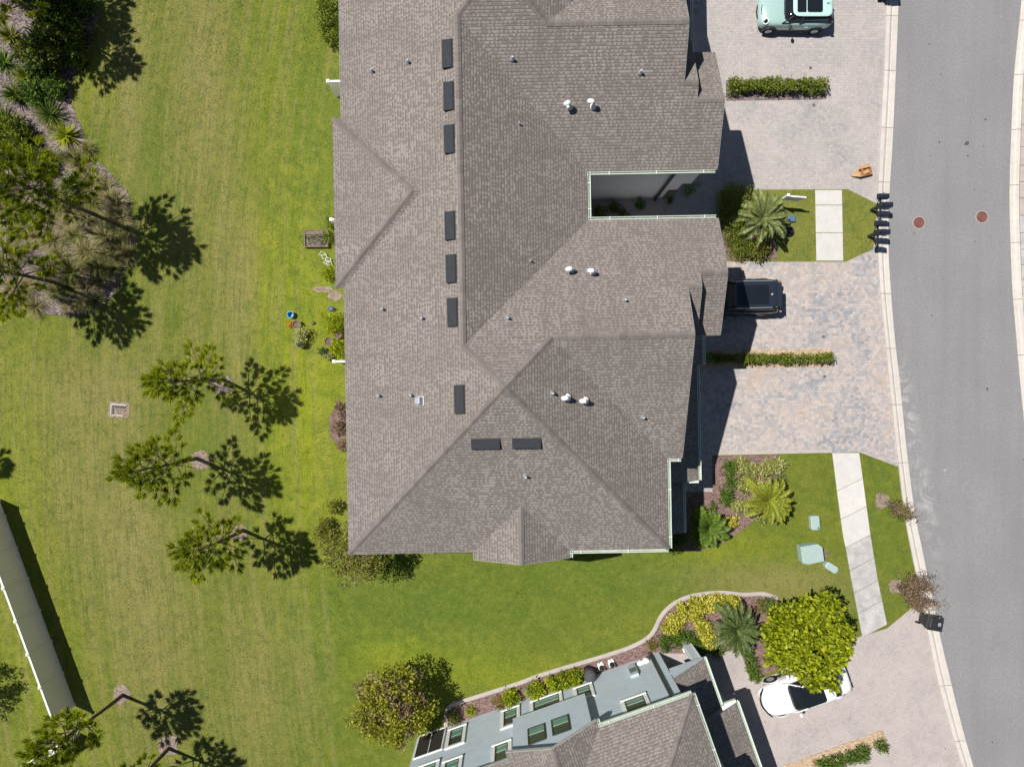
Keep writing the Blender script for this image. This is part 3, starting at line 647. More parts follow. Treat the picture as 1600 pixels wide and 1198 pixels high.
        s_ = MB(); y0, y1 = sorted((ym(-7.32), ym(-4.9))); s_.box((6.47, y0, 2.74), (8.18, y1, 2.80)); s_.build('soffit', M_WHITE, root); s_ = MB(); y0, y1 = sorted((ym(-4.86), ym(2.18))); s_.box((7.25, y0, 2.82), (8.98, y1, 2.86)); s_.build('soffit', M_WHITE, root)
        c_ = MB(); yc = ym(-7.05); xc = 7.95; c_.box((xc - .21, yc - .21, 0), (xc + .21, yc + .21, 2.74)); col = c_.build('porch_column', wallmat, root)
        t_ = MB(); t_.box((xc - .28, yc - .28, .0), (xc + .28, yc + .28, .18)); t_.box((xc - .26, yc - .26, 2.5), (xc + .26, yc + .26, 2.70))
        for dx in (-1, 1):
            for dy in (-1, 1): t_.box((xc + dx * .19 - .035, yc + dy * .19 - .035, .18), (xc + dx * .19 + .035, yc + dy * .19 + .035, 2.5))
        t_.build('trim', M_WHITE, col)
    # windows
    def window(x0, x1, z0, z1, yl, ym, sg, surround=True):
        yo = -1 if ym(0) <= ym(1) else 1   # outward direction in local y
        y = ym(yl); F = MB(); t = .055
        def q(B_, xa, xb, za, zb, d0, d1): B_.box((xa, min(y + yo * d0, y + yo * d1), za), (xb, max(y + yo * d0, y + yo * d1), zb))
        q(F, x0, x1, z0, z0 + t, 0, .05); q(F, x0, x1, z1 - t, z1, 0, .05); q(F, x0, x0 + t, z0 + t, z1 - t, 0, .05); q(F, x1 - t, x1, z0 + t, z1 - t, 0, .05)
        zm = (z0 + z1) / 2; q(F, x0 + t, x1 - t, zm - .03, zm + .03, .0, .045)
        w_ = F.build('window', M_DARK, root)
        U = MB(); q(U, x0 + t, x1 - t, zm + .03, z1 - t, .005, .02); U.build('pane', M_GLASSD, w_)
        U = MB(); q(U, x0 + t, x1 - t, zm - .12, zm - .035, .02, .032); U.build('sash_rail', M_WHITE, w_)
        U = MB(); q(U, x0 + t, x1 - t, z0 + t, zm - .12, .005, .025); U.build('pane', M_GLASSG, w_)
        if surround:
            G = MB(); k = .17
            q(G, x0 - k, x1 + k, z1, z1 + k, 0, .075); q(G, x0 - k, x1 + k, z0 - .12, z0, 0, .10); q(G, x0 - k, x0, z0, z1, 0, .07); q(G, x1, x1 + k, z0, z1, 0, .07); G.build('surround', M_WHITE, w_)
    for ym, sg in maps:
        for a in [(-5.12, -4.42, .65, 2.3), (-2.2, -1.5, .65, 2.3), (-.6, .8, .75, 2.05), (1.75, 2.45, .95, 2.2), (3.85, 4.8, 4.0, 5.15), (-2.6, -1.95, 3.9, 5.3), (-6.5, -5.6, 3.4, 4.9), (-5.1, -4.4, 3.8, 5.2)]: window(*a, -7.18, ym, sg)
        window(-.86, 0.0, 4.15, 5.6, -7.55, ym, sg, False); window(.31, 1.18, 4.1, 5.55, -7.55, ym, sg, False)
        yo = -1 if ym(0) <= ym(1) else 1; y = ym(-7.18)
        L_ = MB(); L_.box((-6.9, min(y, y + yo * .03), .1), (-5.5, max(y, y + yo * .03), 2.25)); sc = L_.build('screen_opening', M_SCREEN, root)
        L_ = MB()
        for xa, xb, za, zb in ((-6.97, -6.9, .0, 2.32), (-5.5, -5.43, 0, 2.32), (-6.9, -5.5, 2.25, 2.32), (-6.9, -5.5, 0, .1), (-6.22, -6.18, .1, 2.25)): L_.box((xa, min(y, y + yo * .06), za), (xb, max(y, y + yo * .06), zb))
        L_.build('frame', M_WHITE if not double else M_DARK, sc)
        e = MB(); e.box((4.58, min(y, y + yo * .16), .7), (5.02, max(y, y + yo * .16), 1.9)); mb = bevel(e.build('meter_box', simple('meter_box_grey', (.42, .50, .53), .5), root), .02)
        e = MB(); e.box((4.64, min(y + yo * .16, y + yo * .18), 1.15), (4.96, max(y + yo * .16, y + yo * .18), 1.6)); e.build('cover', M_GLASSD, mb)
        # garage door
        gd = MB(); gd.box((8.703, min(ym(-3.8), ym(1.6)), .02), (8.715, max(ym(-3.8), ym(1.6)), 2.3)); gdo = gd.build('garage_door', M_WHITE, root)
        for k in range(4): gd = MB(); gd.box((8.716, min(ym(-3.75), ym(1.55)), .03 + k * .56), (8.74, max(ym(-3.75), ym(1.55)), .57 + k * .56)); gd.build('panel', M_WHITE, gdo)
    # courtyard wall boards seen below the north eave: ledger
    return root
house = build_house('townhouse', (0, 0), R(1.05), (lambda y: y, 1), 'large two-storey town house with the big brown-grey shingle roof between lawn and drives', M_WALL, True)
house2 = build_house('townhouse', (4.064, -23.09), R(19.5), (lambda y: -y, -1), 'blue-grey town house at the bottom edge, angled, white-framed windows facing the lawn', M_WALLB, False)

def zroof(x, y):
    if y > 8.25: y = 16.5 - y
    h = Half; c = []
    if -7.44 <= y: c.append(min(h.W(x, y), h.So(x, y), h.E(x, y), h.Nn(x, y)))
    if x <= 7.5: c.append(min(h.Nn(x, y), h.Sb(x, y)) if x > 1 else 0)
    c.append(min(h.W(x, y), h.E2(x, y)) if y > 1.5 else 0)
    return max(c)
ca, sa = math.cos(R(1.05)), math.sin(R(1.05))
def roof_at(px_, py_):
    z = 8.
    for _ in range(12):
        w = P(px_, py_, z); x, y = w.x * ca + w.y * sa, -w.x * sa + w.y * ca; z = zroof(x, y) + .02
    e = .05; gx = (zroof(x + e, y) - zroof(x - e, y)) / (2 * e); gy = (zroof(x, y + e) - zroof(x, y - e)) / (2 * e)
    return Vector((x, y, z)), Vector((-gx, -gy, 1)).normalized()
def on_roof(mesh_o, px_, py_, rz=None, align=True):
    p, nn = roof_at(px_, py_); mesh_o.parent = house; mesh_o.location = p
    if align:
        q = Vector((0, 0, 1)).rotation_difference(nn); mesh_o.rotation_mode = 'QUATERNION'; mesh_o.rotation_quaternion = q @ Matrix.Rotation(rz or 0, 3, 'Z').to_quaternion()
    return mesh_o
# off-ridge vents: local +x points down the slope
b = MB(); l = .575
b.add([(-.20, -l, .02), (.18, -l, .0), (.18, l, .0), (-.20, l, .02), (-.18, -l, .05), (.18, -l, .14), (.18, l, .14), (-.18, l, .05), (.22, -l, .11), (.22, l, .11)],
      [(3, 2, 1, 0), (4, 5, 6, 7), (0, 1, 5, 4), (2, 3, 7, 6), (3, 0, 4, 7), (5, 8, 9, 6), (1, 2, 9, 8), (1, 8, 5), (2, 6, 9)])
me0 = None
fl = MB(); fl.box((-.235, -l - .02, .0), (.235, l + .02, .014))
for i, (x, y, dr) in enumerate([(700, 85, math.pi), (702, 151, math.pi), (703, 218, math.pi), (704, 353, math.pi), (706, 420, math.pi), (708, 488, math.pi), (719, 624, math.pi), (759, 693, -math.pi / 2), (823, 692, -math.pi / 2)]):
    if me0 is None: o = b.build('roof_vent', M_VENT); me0 = o.data; f0 = fl.build('flashing', M_VENT, o).data
    else: o = link('roof_vent', me0); link('flashing', f0, o)
    on_roof(o, x, y, dr)
b = MB(); b.lathe([(.11, 0), (.10, .03), (.055, .09), (.05, .30), (.042, .30), (.04, .25)], n=10)
pm = None
for i, (x, y) in enumerate([(581, 112), (637, 98), (598, 483), (659, 497), (592, 618), (642, 617), (800, 93), (1000, 114), (793, 497), (976, 469), (863, 614), (1004, 652), (821, 744), (811, 194), (829, 408)]):
    if pm is None: o = b.build('vent_pipe', M_PIPE, smooth=True); pm = o.data
    else: o = link('vent_pipe', pm)
    on_roof(o, x, y, align=False)
    if i > 12: o.scale = (.6, .6, .7)
b = MB(); b.box((-.17, -.2, 0), (.17, .2, .02)); b.box((-.13, -.15, .02), (.13, .16, .26), taper=.85); o = bevel(b.build('box_vent', M_PIPE), .03); on_roof(o, 657, 626, 0)
# white goosenecks
gm = None
for i, (x, y, k) in enumerate([(890, 166, 0), (927, 166, .9), (893, 422, 0), (927, 426, .6), (887, 621, 0), (915, 626, .5)]):
    if gm is None:
        b = MB(); b.tube([(0, 0, 0), (0, 0, .42), (.03, 0, .56), (.12, 0, .62), (.24, 0, .60), (.32, 0, .50)], [.075, .075, .09, .10, .10, .10], 10); b.lathe([(.18, 0), (.16, .03), (.08, .08)], n=10)
        o = b.build('gooseneck_vent', M_PVC, smooth=True); gm = o.data
    else: o = link('gooseneck_vent', gm)
    on_roof(o, x, y, align=False); o.rotation_euler = (0, 0, R([200, 170, 190, 175, 185, 180][i])); o.scale = (.8, 1.0, .8)
# ------------------------------------------------------------------ foliage
def unit(v): return v / np.maximum(np.linalg.norm(v, axis=1, keepdims=True), 1e-9)
def leaf_arrays(C, D, N, ln, wd, fold=.15):
    """diamond leaves: base at C, along D, face normal N"""
    n = len(C); D = unit(D); Sd = unit(np.cross(D, N)); Up = np.cross(Sd, D)
    ln = np.broadcast_to(np.asarray(ln, float), (n,))[:, None]; wd = np.broadcast_to(np.asarray(wd, float), (n,))[:, None]
    a = C; b_ = C + D * ln * .45 + Sd * wd * .5 + Up * wd * fold; c = C + D * ln; d = C + D * ln * .45 - Sd * wd * .5 + Up * wd * fold
    V = np.stack([a, b_, c, d], 1).reshape(-1, 3); F = np.arange(4 * n).reshape(n, 4); return V, F
def mesh_np(name, parts, mats):
    """parts: list of (V, F4, material index)"""
    V = np.concatenate([p[0] for p in parts]); o = 0; F = []; MI = []
    for v, f, m in parts: F.append(f + o); MI.append(np.full(len(f), m)); o += len(v)
    F = np.concatenate(F); MI = np.concatenate(MI)
    me = bpy.data.meshes.new(name); me.vertices.add(len(V)); me.vertices.foreach_set('co', V.astype(np.float32).ravel())
    me.loops.add(F.size); me.loops.foreach_set('vertex_index', F.astype(np.int32).ravel())
    me.polygons.add(len(F)); me.polygons.foreach_set('loop_start', np.arange(0, F.size, 4, dtype=np.int32)); me.polygons.foreach_set('loop_total', np.full(len(F), 4, dtype=np.int32))
    for m in mats: me.materials.append(m)
    me.polygons.foreach_set('material_index', MI.astype(np.int32)); me.update(calc_edges=True); return me
def rdir(n, up=.3):
    v = nr.normal(size=(n, 3)); v = unit(v); v[:, 2] = v[:, 2] * (1 - up) + up; return unit(v)
def cloud(rx, ry, rz, clumps, leaves, cr, ln, wd, z0=None, flat=.5, gap=.0):
    """leaf clumps spread through an uneven ellipsoid"""
    p = unit(nr.normal(size=(clumps, 3))); r = nr.uniform(.25, 1, clumps) ** .45; ang = np.arctan2(p[:, 1], p[:, 0])
    ph = nr.uniform(0, 6.28, 3); lob = 1 + .14 * np.sin(3 * ang + ph[0]) + .10 * np.sin(5 * ang + ph[1])
    c = p * r[:, None] * np.array([rx, ry, rz]); c[:, :2] *= lob[:, None]; c[:, 2] = np.abs(c[:, 2]) * .9 - rz * .15 if z0 is None else c[:, 2] + z0
    C = np.repeat(c, leaves, 0); off = unit(nr.normal(size=C.shape)) * (nr.uniform(0, 1, len(C)) ** .5 * cr)[:, None]; off[:, 2] *= .7
    D = unit(off + rdir(len(C), .25) * cr * .8); N = rdir(len(C), flat)
    return leaf_arrays(C + off, D, N, nr.uniform(.7, 1.3, len(C)) * ln, nr.uniform(.7, 1.3, len(C)) * wd)
G_PINE = leafmat('pine_needles', [(.05, .08, .010), (.22, .28, .014), (.46, .52, .02), (.64, .66, .05)], .5)
G_DARK = leafmat('dark_leaves', [(.012, .028, .006), (.035, .065, .010), (.08, .125, .014), (.18, .23, .03)], .15)
G_HEDGE = leafmat('hedge_leaves', [(.04, .065, .008), (.11, .155, .012), (.21, .26, .02), (.34, .37, .06)], .25)
G_MID = leafmat('green_leaves', [(.025, .06, .012), (.07, .14, .014), (.13, .22, .02), (.20, .28, .03)], .2)
G_BRIGHT = leafmat('bright_leaves', [(.10, .14, .006), (.26, .32, .008), (.42, .47, .012), (.56, .58, .04)], .38)
G_LIME = leafmat('lime_leaves', [(.08, .12, .006), (.25, .31, .008), (.44, .49, .012), (.60, .62, .05)], .38)
G_YELLOW = leafmat('golden_leaves', [(.16, .17, .02), (.40, .38, .04), (.60, .55, .08), (.72, .66, .18)], .2)
G_VARI = leafmat('variegated_leaves', [(.12, .16, .04), (.32, .35, .09), (.50, .50, .17), (.66, .63, .32)], .2)
G_OLIVE = leafmat('olive_leaves', [(.05, .065, .012), (.13, .155, .018), (.23, .24, .03), (.34, .31, .06)], .2)
G_OLIVEB = leafmat('yellow_olive_leaves', [(.06, .075, .012), (.20, .22, .02), (.38, .38, .03), (.50, .46, .05)], .35)
G_RUST = leafmat('rusty_leaves', [(.07, .045, .035), (.16, .09, .06), (.27, .17, .12), (.24, .22, .08)], .1)
G_DRYG = leafmat('dry_grass', [(.13, .11, .05), (.27, .23, .10), (.42, .35, .18), (.56, .48, .30)], .2)
G_OLG = leafmat('olive_grass', [(.05, .065, .012), (.13, .15, .025), (.25, .25, .05), (.38, .34, .11)], .2)
G_PALM = leafmat('palm_fronds', [(.05, .08, .03), (.12, .16, .05), (.22, .26, .08), (.36, .36, .10)], .15)
G_PALMD = leafmat('dark_palm_fronds', [(.02, .045, .012), (.05, .09, .02), (.10, .15, .035), (.18, .22, .06)], .15)
G_PALMY = leafmat('golden_palm_fronds', [(.07, .10, .01), (.18, .22, .012), (.31, .34, .02), (.44, .43, .06)], .2)
G_RED = leafmat('red_petals', [(.3, .02, .02), (.5, .04, .03), (.6, .1, .05), (.45, .05, .05)], .2)
G_ORANGE = leafmat('orange_petals', [(.5, .14, .02), (.6, .25, .03), (.7, .35, .04), (.5, .3, .02)], .2)

def tubes_np(segs, n=5):
    """segs: list of (points, radii) -> quads"""
    Vs, Fs, o = [], [], 0
    for pts, rad in segs:
        m = MB(); m.tube(pts, rad, n, cap=False); Vs.append(np.array(m.v)); Fs.append(np.array(m.f) + o); o += len(m.v)
    return np.concatenate(Vs), np.concatenate(Fs)

def pine_meshes(h, r, z0, seed):
    global nr; keep = nr; nr = np.random.default_rng(seed)
    segs = []; tips = []; tdir = []; lx, ly = nr.uniform(-.25, .25, 2)
    ax = lambda z: np.array([lx * (z / h) ** 2, ly * (z / h) ** 2, z])
    segs.append(([ax(z) for z in np.linspace(0, h * .97, 8)], list(np.linspace(.115, .02, 8))))
    nb = int(17 + h * 2.4 + max(0, r - 2.6) * 26); az = nr.uniform(0, 6.28)
    for i in range(nb):
        t = (i + nr.uniform(0, .6)) / nb; z = z0 + (h - z0) * t ** .9; az += 2.4 + nr.uniform(-.4, .4)
        L = r * (1 - t * .72) * nr.uniform(.55, 1.12) * (.75 + .25 * min(1, t * 4)); pit = nr.uniform(.12, .5) + t * .55
        d = np.array([math.cos(az) * math.cos(pit), math.sin(az) * math.cos(pit), math.sin(pit)]); a = ax(z)
        m = a + d * L * .5 + np.array([0, 0, -.03 * L]); e = a + d * L + np.array([0, 0, .10 * L]); segs.append(([a, m, e], [.035 * (1.2 - t), .022, .010]))
        k = max(2, int(L / .26))
        for j in range(k):
            f = 1 - j / k * .62; q = a + (e - a) * f; sd = 0 if j == 0 else (.22 + .25 * (1 - f)) * (1 if j % 2 else -1) * nr.uniform(.6, 1.3)
            dd = d + np.array([-math.sin(az), math.cos(az), 0]) * sd * 2.2; q2 = q + np.array([-math.sin(az), math.cos(az), .15]) * sd
            if sd: segs.append(([q, q2], [.012, .007]))
            if nr.random() > .10: tips.append(q2); tdir.append(dd / np.linalg.norm(dd))
    for _ in range(6): tips.append(ax(h) + nr.normal(size=3) * .12); tdir.append(np.array([0, 0, 1.]))
    T = np.array(tips); TD = np.array(tdir); K = 74
    C = np.repeat(T, K, 0); D0 = np.repeat(TD, K, 0); D = unit(D0 * 1.1 + nr.normal(size=C.shape) * .42 + np.array([0, 0, .25])); C = C - D0 * nr.uniform(0, .20, len(C))[:, None]
    V, F = leaf_arrays(C, D, rdir(len(C), .5), nr.uniform(.24, .42, len(C)), .034, .1)
    nr = keep
    return mesh_np('trunk', [tubes_np(segs) + (0,)], [M_BARK]), mesh_np('crown', [(V, F, 0)], [G_PINE])
def pine(bx_, by_, h, r, z0, seed, label, group='young pines on the lawn and in the beds'):
    t = thing('pine_tree', P(bx_, by_), label, 'tree', group); a, c = pine_meshes(h, r, z0, seed); link('trunk', a, t); link('crown', c, t); return t
pine(350, 594, 6.6, 2.5, 2.0, 3, 'pine tree beside the upper pale straw ring, nearest the big roof', None)
pine(308, 716, 6.9, 2.4, 2.4, 5, 'pine tree at the middle brown bark ring of the lawn, long trunk showing')
pine(380, 828, 6.4, 2.3, 2.0, 8, 'pine tree just below the middle one, its shadow reaching the shrubs at the house corner')
pine(192, 1085, 6.7, 2.2, 3.1, 12, 'pine tree leaning over the corner post of the white fence')
pine(264, 1168, 6.6, 2.2, 2.4, 15, 'pine tree at the bark ring on the bottom edge, crown cut off by the picture')
pine(150, 336, 8.2, 3.3, 2.6, 21, 'tall pine in the straw bed at the left, crown over the dry grass clumps')
pine(90, 442, 7.6, 3.0, 2.2, 24, 'pine at the lower end of the straw bed by the left edge of the picture')
pine(84, 46, 7.4, 2.8, 2.4, 27, 'pine whose crown pokes in at the top left corner above a grey trunk')
pine(66, -28, 7.4, 2.8, 2.0, 30, 'pine standing above the top left corner, mostly known by its shadow')
pine(-82, 695, 6.0, 1.6, 2.0, 33, 'pine outside the left edge, its shadow touching the lawn')

def broad_tree(base, h, r, rz, clumps, leaves, mat, label, ln=.16, wd=.10, cr=.3, bark=None, extra=None, group=None, nstem=7, zc=None, name='shade_tree', lean=(0, 0)):
    t = thing(name, base, label, 'tree', group); segs = []; zc = zc or h - rz * .9
    segs.append(([(0, 0, 0), (.03, .02, zc * .45), (lean[0] * .6, lean[1] * .6, zc * .9)], [.10, .08, .06]))
    for i in range(nstem):
        a = i * 2.4; q = np.array([math.cos(a) * r * .62 + lean[0], math.sin(a) * r * .62 + lean[1], zc + rz * nr.uniform(-.1, .5)]); segs.append(([(lean[0] * .3, lean[1] * .3, zc * .5), q * [.5, .5, .85], q], [.05, .03, .012]))
        for k in range(3): e = q + nr.normal(size=3) * r * .25; segs.append(([q * [.7, .7, .93], e], [.018, .006]))
    link('trunk', mesh_np('trunk', [tubes_np(segs) + (0,)], [bark or M_BARKG]), t)
    V, F = cloud(r, r, rz, clumps, leaves, cr, ln, wd, z0=zc, flat=.55); V = V + np.array([lean[0], lean[1], 0]); parts = [(V, F, 0)]; mats = [mat]
    if extra is not None:
        V, F = cloud(r * .9, r * .9, rz, clumps // 4, leaves, cr, ln, wd, z0=zc, flat=.5); parts.append((V + np.array([lean[0], lean[1], 0]), F, 1)); mats.append(extra)
    link('crown', mesh_np('crown', parts, mats), t); return t
def gp(x, y): return P(x, y)
broad_tree(gp(1223, 964), 4.4, 2.15, 1.3, 270, 44, G_LIME, 'round bright yellow-green tree overhanging the white car', .19, .15, .27)
broad_tree(gp(625, 1071), 3.5, 1.95, 1.2, 230, 34, G_OLIVEB, 'olive and purple-brown round tree at the corner of the blue-grey house', .14, .09, .28, extra=G_RUST)
broad_tree(gp(572, 843), 3.5, 1.6, 1.1, 150, 28, G_OLIVE, 'sparse brownish tree tucked against the lower left corner of the big roof', .12, .07, .25, extra=G_RUST)
broad_tree(gp(-62, 1050), 4.6, 1.4, 1.2, 60, 30, G_DARK, 'broadleaf tree outside the left edge, shadow lying by the white fence', .15, .1, .3)

def blades(n, r, h, w, spread=.9, droop=.5, seg=3):
    """arching blades from one crown point"""
    az = nr.uniform(0, 6.283, n); el = nr.uniform(.15, 1.35, n) ; L = nr.uniform(.65, 1.1, n) * r
    b0 = np.stack([np.cos(az) * .05, np.sin(az) * .05, np.zeros(n)], 1); hd = np.stack([np.cos(az), np.sin(az), np.zeros(n)], 1); sd = np.stack([-np.sin(az), np.cos(az), np.zeros(n)], 1)
    pts = []
    for k in range(seg + 1):
        t = k / seg; x = L * t * np.cos(el * (1 - .45 * t)); z = h * (np.sin(el) * t * (1.6 - droop * 1.5 * t))
        pts.append(b0 + hd * x[:, None] + np.array([0, 0, 1]) * np.maximum(z, .02)[:, None])
    V, F = [], []; o = 0
    for k in range(seg):
        w0, w1 = w * (1 - k / seg) * .5 + .002, w * (1 - (k + 1) / seg) * .5 + .002
        q = np.stack([pts[k] - sd * w0, pts[k] + sd * w0, pts[k + 1] + sd * w1, pts[k + 1] - sd * w1], 1).reshape(-1, 3); V.append(q); F.append(np.arange(4 * n).reshape(n, 4) + o); o += 4 * n
    # join the strips into continuous blades so that each is one island
    V = np.concatenate(V); F = np.concatenate(F); return V, F
def weld(me):
    bm = bmesh.new(); bm.from_mesh(me); bmesh.ops.remove_doubles(bm, verts=bm.verts, dist=.0004); bm.to_mesh(me); bm.free(); return me
def clump_mesh(mats, n=150, r=.8, h=.7, w=.022):
    V, F = blades(n, r, h, w); parts = [(V, F, 0)]
    if len(mats) > 1: V, F = blades(n // 2, r * .9, h * 1.1, w); parts.append((V, F, 1))
    return weld(mesh_np('grass_clump', parts, mats))
random.seed(5)
CM = [clump_mesh([G_DRYG, G_OLG]), clump_mesh([G_OLG, G_DRYG]), clump_mesh([G_OLG], 170, .75, .8, .03), clump_mesh([G_DRYG], 200, .7, .5, .02)]
def describe(x, y, marks):
    """nearest landmark, for labels"""
    k = min(marks, key=lambda q: math.dist(q[:2], (x, y))); return k[2]
clumps = [(128, 262, 0, .9), (148, 285, 1, 1.), (170, 298, 0, .9), (186, 318, 0, 1.), (196, 345, 3, 1.), (176, 340, 1, 1.), (152, 318, 2, .9), (140, 345, 0, .9), (165, 368, 0, 1.1), (190, 372, 2, .9), (120, 372, 2, .9), (142, 392, 0, 1.), (178, 398, 3, 1.), (198, 398, 1, .8), (156, 418, 2, 1.), (118, 428, 2, 1.), (130, 446, 3, .9), (96, 402, 0, .9), (88, 458, 1, .9), (112, 480, 3, .8), (60, 480, 0, .8), (100, 330, 1, .9), (110, 300, 2, .8), (70, 300, 3, 1.), (40, 330, 0, .9), (60, 372, 3, 1.), (30, 395, 1, .9), (150, 468, 1, .8), (75, 425, 2, 1.), (20, 450, 3, .9), (128, 300, 3, .8), (105, 352, 3, .9), (160, 440, 0, .8), (10, 290, 1, 1.), (45, 445, 0, .8), (136, 232, 2, .7), (86, 250, 2, .8), (150, 305, 3, .8), (202, 362, 0, .8), (184, 420, 2, .8), (138, 478, 2, .7), (40, 468, 2, .8), (85, 380, 0, .9), (148, 358, 3, .8), (25, 360, 2, .8), (72, 340, 0, .9), (30, 250, 2, .8), (8, 330, 0, .9), (12, 420, 1, .9), (108, 452, 2, .8), (165, 400, 1, .8), (132, 410, 1, .8)]
words = ['tan', 'olive-and-tan', 'olive', 'straw-pale']
GL = []
for i, (x, y, k, s) in enumerate(clumps):
    o = link('ornamental_grass', CM[k], None, P(x + rnd.uniform(-3, 3), y + rnd.uniform(-3, 3)), rnd.uniform(0, 6)); s *= 1.18; o.scale = (s, s, s * rnd.uniform(.8, 1.1))
    lm = min(((150, 336, 'the tall pine trunk'), (90, 442, 'the lower pine trunk'), (106, 214, 'the bright yellow palmetto'), (206, 350, 'the rightmost bulge of the bed'), (120, 490, 'the lowest point of the bed'), (8, 400, 'the left edge of the picture'), (10, 270, 'the left edge, under the palmettos')), key=lambda q: math.dist(q[:2], (x, y)))
    ang = int(((math.degrees(math.atan2(-(y - lm[1]), x - lm[0])) + 382.5) % 360) // 45); dr = ['right of', 'upper right of', 'above', 'upper left of', 'left of', 'lower left of', 'below', 'lower right of'][ang]
    GL.append((o, ['tan', 'olive-and-tan', 'dark olive', 'pale straw-coloured'][k], dr, lm[2], math.dist(lm[:2], (x, y))))
GL.sort(key=lambda q: q[4]); seen = {}
for o, c_, dr, w_, _d in GL:
    n_ = seen.get((c_, dr, w_), 0); seen[(c_, dr, w_)] = n_ + 1
    tag(o, c_ + ' fountain grass clump ' + ['', 'a little farther off, ', 'still farther off, ', 'outermost, ', 'beyond that, '][n_] + dr + ' ' + w_, 'ornamental grass', 'fountain grass clumps in the straw bed', 'thing')

def shrub_mesh(kind, rx, ry, rz, mat, density=1., ln=.12, wd=.07, extra=None):
    V, F = cloud(rx, ry, rz, max(8, int(70 * rx * ry * 4 * density)), 16, min(rx, ry) * .32 + .04, ln, wd, z0=rz * .75, flat=.5); parts = [(V, F, 0)]; mats = [mat]
    if extra is not None: V, F = cloud(rx, ry, rz, max(5, int(22 * rx * ry * 4 * density)), 10, .08, ln, wd, z0=rz * .85); parts.append((V, F, 1)); mats.append(extra)
    return mesh_np(kind, parts, mats)
def shrub(name, x, y, r, hz, mat, label, group=None, cat='shrub', **kw):
    base = P(x, y); me = shrub_mesh(name, r, r, hz, mat, **kw); o = link(name, me, None, (base.x, base.y, .02), rnd.uniform(0, 6)); tag(o, label, cat, group); return o
def spiky(name, x, y, r, h, mats, n, w, label, group=None, cat='palmetto'):
    V, F = blades(n, r, h, w, droop=.35); parts = [(V, F, 0)]
    if len(mats) > 1: V, F = blades(n // 3, r, h * 1.1, w, droop=.35); parts.append((V, F, 1))
    o = link(name, weld(mesh_np(name, parts, mats)), None, P(x, y), rnd.uniform(0, 6)); tag(o, label, cat, group); return o
# left bed, top
for a in [(98, 22, 1.05, 1.2, 'big dark green bush, uppermost in the straw bed at the top left'), (112, 60, 1.0, 1.1, 'dark green bush at the lawn edge, right of the grey trunk'), (92, 84, .95, 1.0, 'dark green bush with yellowish left side, third down in the straw bed'), (76, 112, .6, .7, 'smaller yellow-green bush at the foot of the dark bushes')]:
    shrub('wax_myrtle', a[0], a[1], a[2], a[3], G_DARK, a[4], ln=.22, wd=.07, extra=G_HEDGE)
for a in [(82, 182, 1.0, G_DARK, 'dark green palmetto with pointed leaves above the yellow one'), (106, 214, .85, G_BRIGHT, 'bright yellow-green palmetto at the lawn edge of the straw bed'), (45, 122, .75, G_HEDGE, 'green palmetto in the middle of the straw bed, left of the shadows'), (28, 150, .8, G_DARK, 'dark palmetto near the left edge, above the dark shade'), (10, 190, .95, G_DARK, 'dark palmetto cut by the left edge of the picture'), (8, 100, .9, G_MID, 'green palmetto at the very left edge below the corner pine'), (20, 60, .8, G_OLIVE, 'purple-tinged palmetto near the left edge beside the trunk'), (120, 250, .6, G_OLIVE, 'small olive palmetto between the yellow one and the grasses'), (52, 226, .7, G_HEDGE, 'mid-green palmetto under the tall pine crown'), (134, 102, .45, G_HEDGE, 'small yellow-green palmetto on the lawn edge inside the pine shadow')]:
    spiky('palmetto', a[0], a[1], a[2], .8, [a[3]] if a[3] is not G_DARK else [G_DARK, G_HEDGE], 110, .07, a[4])

for a in [(60, 12, .6, .6, 'yellow-green bush on the top edge, right of the grey trunk'), (140, 12, .5, .5, 'small bush on the top edge at the bed corner'), (52, 88, .55, .5, 'low olive bush in the open straw below the grey trunk'), (122, 88, .5, .6, 'dark bush poking out of the bed edge, above the pine shadow'), (62, 150, .6, .6, 'mid-green bush between the palmettos'), (95, 140, .5, .5, 'bush with pale tips in the pine shade'), (30, 215, .8, .7, 'broad bush under the tall pine at the left'), (70, 262, .6, .5, 'low bush right of the pine crown base'), (122, 292, .45, .5, 'rounded green bush among the grasses, above the tall pine trunk'), (115, 318, .45, .5, 'rounded green bush among the grasses, left of the tall pine trunk')]:
    shrub('wild_bush', a[0], a[1], a[2], a[3], [G_HEDGE, G_OLIVE, G_MID][int(a[0]) % 3], a[4], ln=.2, wd=.06, extra=G_DARK)
# hedges between the drives
def hedge(pts, w, h, mat, label, extra=None):
    A, B_ = Vector(pts[0]), Vector(pts[1]); d = (B_ - A); n = int(d.length * 120 * w / .7); t = nr.uniform(0, 1, n); dd = d.normalized(); nn = np.array([-dd.y, dd.x])
    edge = .8 + .2 * np.sin(t * d.length * 2.9 + 1.) ; s = nr.uniform(-.5, .5, n) * w * edge; z = h * (1 - .25 * (2 * s / w) ** 2) * nr.uniform(.72, 1.06, n); low = nr.random(n) < .35; z[low] *= nr.uniform(.2, .8, low.sum())
    c = np.stack([A.x + d.x * t + nn[0] * s, A.y + d.y * t + nn[1] * s, z], 1); C = np.repeat(c, 9, 0) + nr.normal(size=(n * 9, 3)) * .055; D = rdir(len(C), .35)
    o = P(0, 0) * 0 + Vector(((A.x + B_.x) / 2, (A.y + B_.y) / 2, 0)); V, F = leaf_arrays(C - np.array(o), D, rdir(len(C), .5), nr.uniform(.06, .13, len(C)), .06)
    V[:, 2] = np.maximum(V[:, 2], .03)
    ob = link('hedge', mesh_np('hedge', [(V, F, 0)], [mat]), None, o); tag(ob, label, 'hedge'); return ob
hedge((P2(1134, 140), P2(1287, 139)), .75, .75, G_HEDGE, 'low clipped hedge between the two upper drives, near the teal car')
